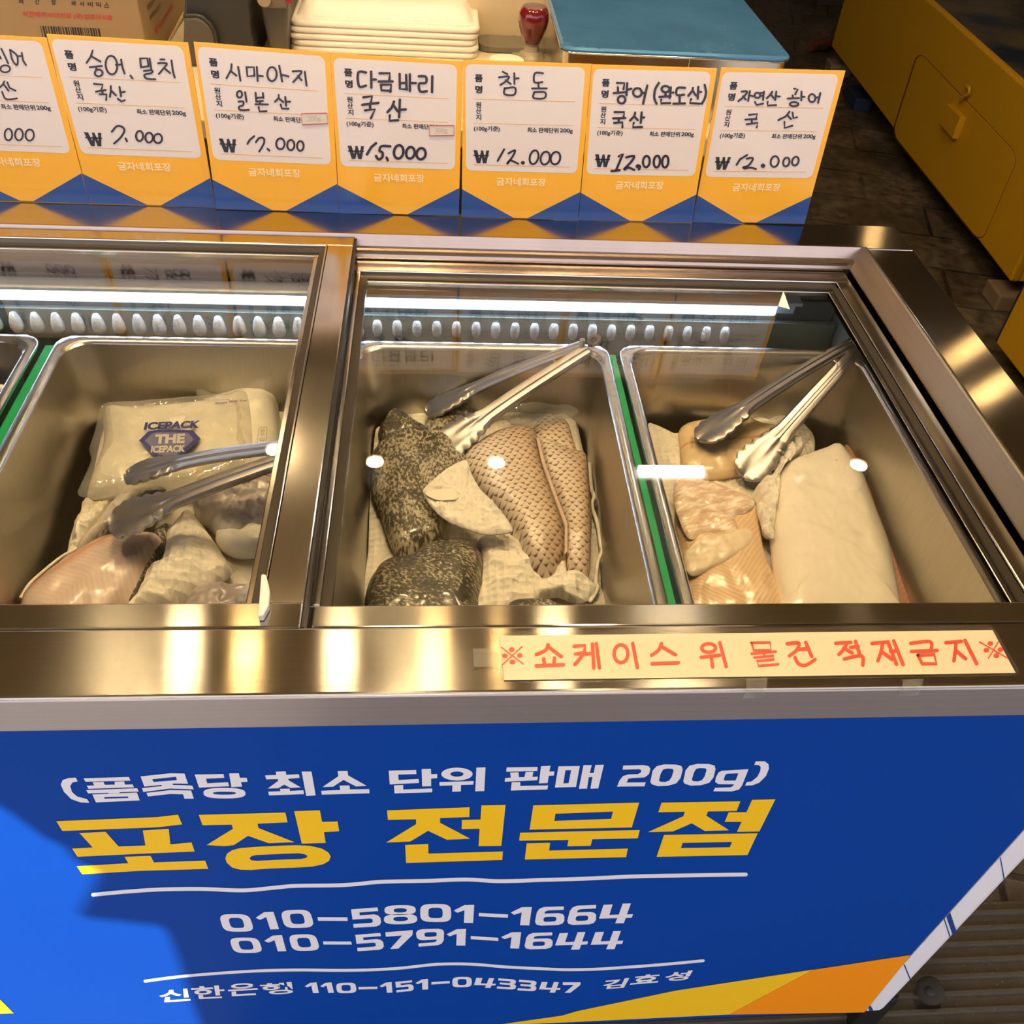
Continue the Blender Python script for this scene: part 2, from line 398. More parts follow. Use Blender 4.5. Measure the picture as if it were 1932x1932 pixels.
# liner, light strip, frosted grille
ln = MB().box(-1.12, .575, .44, 1.136, .44, .455).box(-1.12, .56, 1.112, 1.135, .456, .79).box(-1.12, .56, .4665, .472, .456, .774).box(.5615, .574, .4665, 1.135, .456, .774).box(-1.12, -1.10, .4665, 1.135, .456, .80)
build('liner', ln, LINER, FRZ)
led = build('light_strip', MB().box(-1.09, .50, 1.085, 1.111, .797, .802).box(-1.09, .50, 1.106, 1.111, .773, .797), plain('strip mount', (.62,.66,.70), .3), FRZ, .001)
build('lamp_tube', MB().box(-1.085, .470, 1.093, 1.1055, .7755, .7955), emit('cold light', (.42, .64, 1.0), 1.2), led, .004)
leds = MB()
for i in range(55): x = -1.07+.0277*i; leds.box(x, x+.012, 1.0915, 1.0928, .787, .790)
build('diode_row', leds, emit('diodes', (.72, .86, 1.0), 70), led)
gr = build('vent_grille', MB().box(-1.09, .56, 1.092, 1.100, .66, .766), plain('grille plastic', (.20,.235,.20), .35), FRZ)
fb = MB(); k = 0
x = -1.05
while x < .41:
    r = Vector((x, 1.089, .748)); w = .0062+.0006*random.random(); h = .0125 if x > -.1 else .015
    rings = []
    for j in range(7):
        a = -math.pi/2+math.pi*j/6
        zz = math.sin(a)*h; rr = w*(math.cos(a)**.5 if j not in (0, 6) else .05)*(1.0 if x > -.1 else (1.25-.45*(zz/h)))
        rings.append([(r.x+rr*math.cos(q), r.y-rr*.8*math.sin(q)*(1+.2*random.random()), r.z+zz) for q in (2*math.pi*i/12 for i in range(12))])
    fb.loft(rings, True, True); x += .0268 if x > -.11 else .0262
def frost():
    t = NT('frost'); v = t.coord(); n = t.noise(v, 400, 4, .7)
    t.set(Base_Color=t.mix(n, (.62,.66,.72), (.97,.98,1)), Roughness=.5); t.bump(n, .9, .003); return t.m
tag(build('frost', fb, frost(), gr, smooth='all'), kind='stuff')
for a, b in ((.2205, .2325), (-.1345, -.1085), (-.4815, -.4635)):
    build('pan_divider', MB().box(a+.0015, b-.0015, .474, .997, .70, .773), GREEN, FRZ)
build('screw', MB().lathe([(.0045, 0), (.004, .003), (.001, .0035)], (.452, 1.0985, .742), 12, (Vector((1,0,0)), Vector((0,0,1)), Vector((0,-1,0)))), ST_POL, FRZ, smooth=True)

PANE = glass('lid glass'); GEDGE = plain('rubber seal', (.030,.023,.015), .35)
def lid(x0, x1, y0, y1, z, fw, bw, lw, rw, name):
    L = build(name, MB().box(x0, x1, y0, y0+fw, z-.014, z), ST_X, FRZ, .0015, uvxy=True)
    build('back_rail', MB().box(x0, x1, y1-bw, y1, z-.014, z), ST_POL, L, .0015, uvxy=True)
    if lw: build('side_rail', MB().box(x0, x0+lw, y0+fw, y1-bw, z-.014, z), ST_POLY, L, .0015, uvxy=True)
    build('side_rail', MB().box(x1-rw, x1, y0+fw, y1-bw, z-.014, z), ST_POLY, L, .0015, uvxy=True)
    s = MB(); X0, X1, Y0, Y1 = x0+lw, x1-rw, y0+fw, y1-bw
    s.box(X0, X1, Y1-.013, Y1, z-.012, z-.0045).box(X1-.009, X1, Y0, Y1-.012, z-.012, z-.003).box(X0, X1, Y0, Y0+.002, z-.012, z-.003)
    if lw: s.box(X0, X0+.009, Y0+.002, Y1-.012, z-.012, z-.003)
    build('seal', s, GEDGE, L)
    s = MB().box(X0, X1, Y1-.018, Y1-.0125, z-.0125, z-.006).box(X1-.015, X1-.0095, Y0+.002, Y1-.018, z-.0125, z-.006)
    build('inner_trim', s, ST_POL, L, .0008, uvxy=True)
    build('pane', MB().box(X0+.001, X1-.001, Y0+.001, Y1-.001, z-.0115, z-.0075), PANE, L)
    return L
LOW = lid(-.120, .5605, .499, 1.1205, .832, .024, .027, .022, .021, 'sliding_lid')
UP = lid(-1.095, -.107, .4765, 1.1275, .860, .026, .022, 0, .033, 'sliding_lid')
build('stile_groove', MB().box(-.1068, -.1045, .478, 1.127, .845, .858), BLACK, UP)
build('stile_bead', MB().box(-.1415, -.1395, .503, 1.105, .858, .8612), ST_POLY, UP, .0005, uvxy=True)
PU = ZP(.8605); f8 = fr(440, 1040, 8.05)
stp = [on(PU, *f8(p)) for p in [(440,440),(470,430),(515,440),(560,620),(572,700),(555,900),(470,1060),(395,1060)]]
build('stopper', MB().prism(stp, (0, 0, .007)), plain('white plastic', (.78,.70,.66), .4), UP, .0015)
PGL = ZP(.8247)
tri_mark = build('sticker', MB().poly(PGL, [(1478,549),(1490,584),(1468,578)], e=.0004), plain('white triangle', (.9,.93,.97), .4), LOW)  # plain white triangle lying flat on the lower pane

# ---- lettering on the blue front
A, B, Cc = fr(90, 1400, 4.025), fr(560, 1400, 4.025), fr(1020, 1400, 4.025)
def P(f, *pts): return [f(p) for p in pts]
def oval(f, cx, cy, rx, ry, n=28, e=1.0, sk=0):
    out = []
    for i in range(n):
        a = 2*math.pi*i/n; c, s = math.cos(a), math.sin(a)
        X = math.copysign(abs(c)**e, c)*rx; Y = math.copysign(abs(s)**e, s)*ry
        out.append(f((cx+X+sk*Y, cy+Y)))
    return out
hd = MB(); hd2 = MB()
for pts in (P(A,(67,598),(830,567),(990,548),(1022,622),(920,634),(830,644),(112,672)),
            P(A,(242,688),(440,678),(540,790),(743,782),(723,668),(920,656),(932,774),(1093,759),(1117,828),(700,845),(228,868),(187,806),(343,797)),
            P(A,(585,868),(783,861),(808,911),(1197,897),(1220,960),(700,975),(263,1001),(222,940),(612,917)),
            P(A,(1148,550),(1805,532),(1822,606),(1593,617),(1602,650),(1875,757),(1678,765),(1522,709),(1412,780),(1340,787),(1207,779),(1408,655),(1398,624),(1176,628)),
            P(B,(-19,522),(175,515),(192,603),(310,600),(322,674),(206,681),(220,763),(38,768)),
            P(B,(685,516),(1312,492),(1310,566),(1088,574),(1088,610),(1318,731),(1140,739),(997,671),(862,752),(678,760),(906,620),(906,583),(692,588)),
            P(B,(1402,478),(1585,475),(1553,785),(1380,787),(1388,655),(1252,658),(1253,589),(1395,585)),
            P(B,(823,779),(998,770),(999,844),(1565,828),(1560,892),(830,915)),
            P(Cc,(-156,685),(753,665),(737,728),(392,735),(380,784),(202,789),(212,740),(-163,746)),
            P(Cc,(-106,766),(72,762),(64,821),(663,806),(648,871),(-120,889)),
            P(Cc,(918,457),(1517,447),(1487,520),(1270,524),(1258,556),(1430,667),(1246,672),(1147,614),(1003,676),(815,681),(1083,560),(1095,526),(893,530)),
            P(Cc,(1605,436),(1782,432),(1660,676),(1490,679),(1525,603),(1397,603),(1428,530),(1562,530))):
    (hd if pts[0][0] < 700 else hd2).poly(PF, pts)
hd.poly(PF, P(B,(-542,880),(-530,845),(-490,818),(-430,802),(-300,792),(-100,783),(0,780),(100,785),(190,805),(240,835),(258,865),(245,900),(200,925),(120,942),(0,950),(-200,957),(-350,968),(-430,966),(-490,950),(-530,915)),
        [P(B,(-359,880),(-345,864),(-310,855),(-100,845),(10,841),(60,848),(82,862),(70,877),(30,885),(-100,889),(-300,899),(-345,895))])
hd2.poly(PF, P(Cc,(-56,478),(748,457),(692,645),(-84,662)), [P(Cc,(112,541),(549,525),(535,580),(104,596))])
hd2.poly(PF, P(Cc,(937,702),(1648,690),(1570,855),(880,869)), [P(Cc,(1078,763),(1453,755),(1436,796),(1064,802))])
build('headline', hd, YEL_V, fp, fix=False); build('headline', hd2, YEL_V, fp, fix=False)
sb = MB()
for pts in (P(A,(215,267),(228,296),(190,303),(172,330),(185,375),(225,410),(300,430),(317,458),(250,455),(180,430),(125,375),(100,320),(115,285),(160,270)),
            P(A,(273,272),(618,262),(629,290),(288,298)), P(A,(342,302),(425,300),(435,322),(512,320),(508,298),(582,295),(588,320),(645,318),(656,340),(310,352),(298,328),(355,326)),
            P(A,(294,362),(680,347),(692,373),(545,378),(547,384),(465,388),(462,382),(308,387)),
            P(A,(750,383),(930,362),(1090,365),(1110,426),(1040,427),(1028,393),(930,391),(763,410)),
            P(A,(1117,243),(1335,240),(1342,268),(1203,275),(1212,310),(1370,302),(1378,332),(1150,343)), P(A,(1378,235),(1452,234),(1460,268),(1512,268),(1518,298),(1468,301),(1477,335),(1396,340)),
            P(B,(37,221),(112,221),(143,402),(72,406)),
            P(B,(-160,222),(-84,219),(-80,246),(15,241),(22,268),(-65,276),(-60,288),(30,341),(-48,345),(-95,320),(-140,347),(-220,350),(-140,290),(-143,278),(-232,280),(-240,250),(-155,247)),
            P(B,(-128,352),(-55,350),(-52,368),(50,363),(55,392),(-210,402),(-217,374),(-124,370)),
            P(B,(310,218),(385,216),(390,250),(530,329),(450,334),(355,284),(275,336),(196,338),(316,256)), P(B,(325,328),(400,326),(403,356),(550,354),(552,386),(190,396),(186,367),(330,361)),
            P(B,(698,214),(906,209),(908,240),(770,244),(773,285),(925,277),(928,307),(706,319)), P(B,(948,202),(1018,200),(1020,241),(1066,239),(1066,271),(1020,274),(1020,332),(952,334)),
            P(B,(738,326),(808,323),(808,357),(1028,349),(1028,378),(742,387)),
            P(B,(1083,301),(1342,293),(1340,320),(1247,323),(1245,372),(1180,374),(1182,326),(1084,329)), P(B,(1364,191),(1433,189),(1423,369),(1355,371)),
            P(B,(1593,190),(1828,186),(1826,217),(1590,222)), P(B,(1620,228),(1684,226),(1686,264),(1728,263),(1738,224),(1797,222),(1788,262),(1830,259),(1825,287),(1578,298),(1582,270),(1625,267)),
            P(Cc,(3,180),(75,177),(65,221),(105,220),(100,251),(62,253),(52,308),(-13,311)), P(B,(1632,303),(1697,301),(1696,330),(1908,326),(1902,357),(1625,365)),
            P(Cc,(325,173),(388,172),(372,232),(403,231),(415,171),(480,169),(437,349),(378,351),(393,262),(365,264),(352,350),(290,352)),
            P(Cc,(627,176),(780,172),(820,180),(833,200),(822,240),(790,265),(700,270),(665,275),(652,305),(798,303),(788,333),(580,335),(598,290),(625,255),(665,243),(740,240),(760,228),(765,212),(750,203),(640,206),(622,206)),
            P(Cc,(1633,143),(1700,143),(1730,165),(1733,200),(1710,255),(1660,305),(1610,325),(1552,328),(1565,300),(1600,297),(1645,260),(1668,215),(1670,185),(1655,172),(1622,171))):
    sb.poly(PF, pts)
sb.poly(PF, P(A,(340,395),(678,380),(700,440),(368,455)), [P(A,(428,414),(610,410),(614,422),(434,427))])
sb.poly(PF, P(A,(706,258),(930,234),(1040,236),(1066,313),(948,312),(952,323),(1098,327),(1110,356),(930,350),(727,376),(717,347),(867,331),(866,322),(735,335)), [P(A,(795,279),(975,260),(982,286),(805,300))])
sb.poly(PF, oval(A,1343,385,160,40,32,.75,.1), [oval(A,1343,385,88,11,24,.75)])
sb.poly(PF, oval(B,1216,240,119,49), [oval(B,1216,240,50,20)])
sb.poly(PF, P(Cc,(135,181),(297,179),(268,338),(108,342)), [P(Cc,(188,211),(232,210),(212,309),(172,311))])
for dx, dy in ((0, 0), (250, -4)):
    sb.poly(PF, P(Cc,*[(a+dx,b+dy) for a,b in ((840,265),(850,215),(880,180),(940,166),(1030,168),(1070,180),(1078,205),(1062,270),(1030,310),(970,328),(890,332),(845,318),(832,300))]),
            [P(Cc,*[(a+dx,b+dy) for a,b in ((912,235),(930,205),(960,198),(1000,200),(1010,212),(995,262),(975,290),(945,300),(905,298),(898,285))])])
sb.poly(PF, P(Cc,(1375,215),(1578,203),(1530,325),(1505,358),(1450,372),(1310,371),(1325,344),(1440,341),(1462,330),(1467,318),(1350,317),(1325,300),(1330,265),(1350,228)), [P(Cc,(1415,237),(1502,234),(1480,289),(1395,290),(1390,280),(1400,250))])
build('subheading', sb, WHITE_V, fp, fix=False)
# digits: outline and counters in a unit box
def so_(cx, cy, rx, ry, e=.55): return [(cx+math.copysign(abs(math.cos(a))**e, math.cos(a))*rx, cy+math.copysign(abs(math.sin(a))**e, math.sin(a))*ry) for a in (2*math.pi*i/28 for i in range(28))]
DG = {'0': ([so_(.5,.5,.5,.5)], [[so_(.5,.5,.23,.29)]]),
 '1': ([[(0,.32),(.5,.02),(.98,0),(.98,1),(.53,1),(.53,.30),(.18,.44)]], [[]]),
 '-': ([[(0,0),(1,0),(1,1),(0,1)]], [[]]),
 '5': ([[(.02,0),(.97,0),(.97,.2),(.3,.2),(.3,.36),(.8,.36),(.93,.42),(1,.56),(1,.8),(.93,.94),(.8,1),(.02,1),(.02,.8),(.64,.8),(.72,.76),(.72,.6),(.64,.56),(.02,.56)]], [[]]),
 '8': ([so_(.5,.26,.48,.26,.7), so_(.5,.74,.5,.26,.7)], [[so_(.5,.28,.2,.115,.8)], [so_(.5,.73,.22,.115,.8)]]),
 '6': ([[(.98,0),(.98,.2),(.42,.21),(.31,.27),(.29,.38),(.8,.38),(.93,.43),(1,.55),(1,.8),(.93,.94),(.78,1),(.22,1),(.06,.94),(0,.8),(.02,.3),(.1,.1),(.25,.01)]], [[so_(.5,.69,.22,.13)]]),
 '9': ([[(.02,1),(.02,.8),(.58,.79),(.69,.73),(.71,.62),(.2,.62),(.07,.57),(0,.45),(0,.2),(.07,.06),(.22,0),(.78,0),(.94,.06),(1,.2),(.98,.7),(.9,.9),(.75,.99)]], [[so_(.5,.31,.22,.13)]]),
 '7': ([[(0,.0),(1,0),(1,.25),(.45,1),(.1,1),(.62,.24),(0,.24)]], [[]]),
 '4': ([[(.1,.04),(.37,.03),(.3,.56),(.58,.55),(.66,0),(.90,0),(.82,.55),(1,.54),(.98,.72),(.80,.73),(.76,1),(.50,1),(.55,.73),(0,.74)]], [[]]),
 '3': ([[(.02,0),(.8,0),(.94,.07),(.98,.2),(.96,.38),(.86,.47),(.98,.56),(1,.75),(.95,.92),(.8,1),(0,1),(0,.8),(.6,.8),(.7,.74),(.68,.62),(.58,.58),(.12,.58),(.12,.4),(.58,.4),(.68,.36),(.68,.25),(.6,.21),(.02,.21)]], [[]])}
def digits(rows):
    m = MB()
    for f, ch, q in rows:
        H = homog([f(p) for p in q])
        for o_, hs in zip(*DG[ch]): m.poly(PF, [H(*p) for p in o_], [[H(*p) for p in h] for h in hs if h])
    return m
build('phone_number', digits([(A,'0',((1298,1304),(1530,1304),(1572,1437),(1338,1438))),(A,'1',((1565,1288),(1717,1285),(1760,1417),(1610,1424))),(B,'0',((-126,1275),(98,1268),(137,1405),(-92,1412))),(B,'-',((157,1327),(384,1328),(387,1355),(162,1354))),
    (B,'5',((408,1268),(620,1252),(646,1395),(428,1408))),(B,'8',((660,1238),(905,1234),(918,1377),(662,1384))),(B,'0',((936,1227),(1170,1226),(1174,1365),(938,1363))),(B,'1',((1193,1233),(1350,1233),(1342,1371),(1188,1369))),(B,'-',((1383,1295),(1604,1306),(1602,1332),(1381,1320))),
    (B,'1',((1630,1247),(1788,1250),(1768,1390),(1612,1386))),(Cc,'6',((-28,1250),(180,1245),(180,1385),(-47,1393))),(Cc,'6',((225,1240),(425,1234),(418,1380),(196,1388))),(Cc,'4',((452,1228),(712,1222),(692,1372),(440,1376)))]), WHITE_V, fp, fix=False)
build('phone_number', digits([(A,'0',((1376,1483),(1598,1481),(1638,1597),(1414,1600))),(A,'1',((1632,1466),(1782,1463),(1815,1585),(1672,1589))),(B,'0',((-66,1460),(142,1455),(180,1580),(-33,1585))),(B,'-',((198,1511),(413,1512),(418,1535),(203,1535))),
    (B,'5',((440,1462),(640,1446),(667,1572),(458,1586))),(B,'7',((672,1442),(880,1425),(876,1560),(690,1570))),(B,'9',((900,1420),(1118,1413),(1120,1537),(922,1552))),(B,'1',((1138,1418),(1288,1415),(1282,1543),(1133,1541))),(B,'-',((1322,1470),(1530,1484),(1530,1508),(1320,1494))),
    (B,'1',((1555,1438),(1707,1441),(1690,1566),(1542,1562))),(Cc,'6',((-108,1447),(92,1442),(90,1566),(-126,1573))),(Cc,'4',((120,1445),(365,1439),(355,1572),(106,1576))),(Cc,'4',((392,1436),(634,1431),(620,1569),(375,1573)))]), WHITE_V, fp, fix=False)
acc = digits([(B,'1',((55,1826),(152,1822),(170,1903),(72,1904))),(B,'1',((172,1826),(265,1822),(285,1901),(190,1903))),(B,'0',((296,1828),(445,1822),(456,1902),(305,1906))),(B,'-',((468,1857),(612,1855),(612,1872),(470,1876))),(B,'1',((625,1825),(722,1820),(728,1899),(635,1903))),
    (B,'5',((745,1819),(878,1806),(891,1885),(755,1899))),(B,'1',((900,1802),(999,1795),(999,1876),(903,1880))),(B,'-',((1022,1820),(1160,1812),(1162,1829),(1022,1839))),(B,'0',((1182,1782),(1328,1780),(1329,1857),(1180,1861))),(B,'4',((1345,1784),(1515,1792),(1508,1866),(1345,1862))),
    (B,'3',((1528,1791),(1668,1802),(1663,1878),(1519,1869))),(B,'3',((1685,1802),(1825,1812),(1817,1890),(1676,1883))),(Cc,'4',((-8,1815),(155,1822),(147,1902),(-14,1897))),(Cc,'7',((168,1822),(304,1822),(296,1899),(168,1902)))])
f6 = fr(0, 1500, 2.0125); bk = MB(); pn_ = MB()
for ch, q in (('신',((612,738),(715,733),(724,779),(598,787))),('한',((724,726),(850,720),(856,768),(738,774))),('은',((866,716),(970,710),(986,757),(866,763))),('행',((985,714),(1108,708),(1115,752),(1000,757)))): bk.text(PF, ch, [f6(p) for p in q], .024)
for ch, q in (('김',((482,1806),(674,1787),(632,1862),(466,1875))),('효',((718,1770),(918,1752),(890,1822),(676,1840))),('성',((960,1745),(1157,1730),(1115,1803),(930,1815)))): pn_.text(PF, ch, [Cc(p) for p in q], .03)
build('account_number', acc, WHITE_V, fp, fix=False); build('bank_word', bk, WHITE_V, fp, fix=False); build('account_name', pn_, WHITE_V, fp, fix=False)
for pts in (P(A,(345,1157),(560,1136),(800,1119),(1000,1113),(1200,1113),(1400,1122),(1540,1121),(1750,1100))+P(B,(0,1089),(300,1085),(440,1077),(650,1058),(1000,1051),(1200,1042),(1340,1042),(1500,1053),(1700,1051))+P(Cc,(0,1044),(300,1036),(700,1018),(1140,1009),(1558,1003)),
            P(A,(740,1813),(1000,1779),(1300,1753),(1600,1735))+P(B,(0,1728),(300,1731),(500,1729),(650,1723),(800,1713),(950,1696),(1080,1684),(1250,1682),(1400,1689),(1600,1706))+P(Cc,(80,1722),(200,1726),(400,1723),(600,1711),(900,1689),(1235,1658))):
    build('rule', MB().stroke(PF, pts, 7.2 if pts[0][1] < 1750 else 5.4, e=.0004), WHITE_V, fp, fix=False)
f7 = fr(900, 1500, 1.872)
build('yellow_band', MB().poly(PF, P(f7,(60,812),(300,778),(350,763),(700,690),(1190,615),(890,774),(290,803))), YEL_V, fp, fix=False)
build('yellow_band', MB().poly(PF, [(-75,1790),(0,1885),(26,1911),(-70,1915)]), YEL_V, fp, fix=False)
build('orange_band', MB().poly(PF, P(f7,(1190,615),(1532,563),(1368,766),(890,774)), e=.0006), ORG_V, fp, fix=False)
# ------------------------------------------------------------------ price cards
S5 = 5.6824
TPLQ = [(873.8,112.7),(1116,120.8),(1090.2,416),(871,409.8)]
t5 = fr(850, 100, S5); TINV = inv_homog(TPLQ)
def tl(*pts): return [TINV(*t5(p)) for p in pts]
def rrect(q, r=.16, k=6):                     # rounded quad in zoom pixels
    H = homog(q); out = []; w = math.hypot(q[1][0]-q[0][0], q[1][1]-q[0][1]); h = math.hypot(q[3][0]-q[0][0], q[3][1]-q[0][1]); rx, ry = r, r*w/h
    for cx, cy, a0 in ((1-rx, ry, -90), (1-rx, 1-ry, 0), (rx, 1-ry, 90), (rx, ry, 180)):
        for i in range(k+1):
            a = math.radians(a0+90*i/k); out.append(H(cx+rx*math.cos(a), cy+ry*math.sin(a)))
    return out
T_PANEL = tl(*rrect([(160,118),(1447,155),(1355,1290),(165,1258)], .055))
T_RULES = [tl((248,491),(1335,522)), tl((248,751),(1312,777)), tl((246,1196),(1278,1221))]
T_TXT = [('품', tl((260,226),(346,230),(344,312),(262,309))), ('명', tl((264,347),(343,350),(341,434),(264,430))),
         ('원', tl((270,522),(330,524),(330,585),(271,582))), ('산', tl((270,588),(330,590),(329,650),(271,648))), ('지', tl((271,655),(330,657),(329,720),(272,718))),
         ('(100g기준)', tl((250,778),(530,784),(527,848),(250,842))), ('최소 판매단위', tl((823,795),(1158,802),(1155,860),(823,850))), ('200g', tl((1172,805),(1312,810),(1310,866),(1171,862)))]
T_WON = tl((246,1040),(416,1045),(412,1182),(246,1180))
T_NAME = tl((492,1332),(1024,1342),(1020,1428),(492,1420))
T_BL = tl((121,1458),(690,1774),(116,1757)); T_BR = tl((1389,1490),(1366,1796),(815,1776))
def ell(cx, cy, rx, ry, tilt=0, n=12):
    c, s = math.cos(tilt), math.sin(tilt)
    return ('o', [(cx+rx*math.cos(a)*c-ry*math.sin(a)*s, cy+rx*math.cos(a)*s+ry*math.sin(a)*c) for a in (2*math.pi*i/n for i in range(n))])
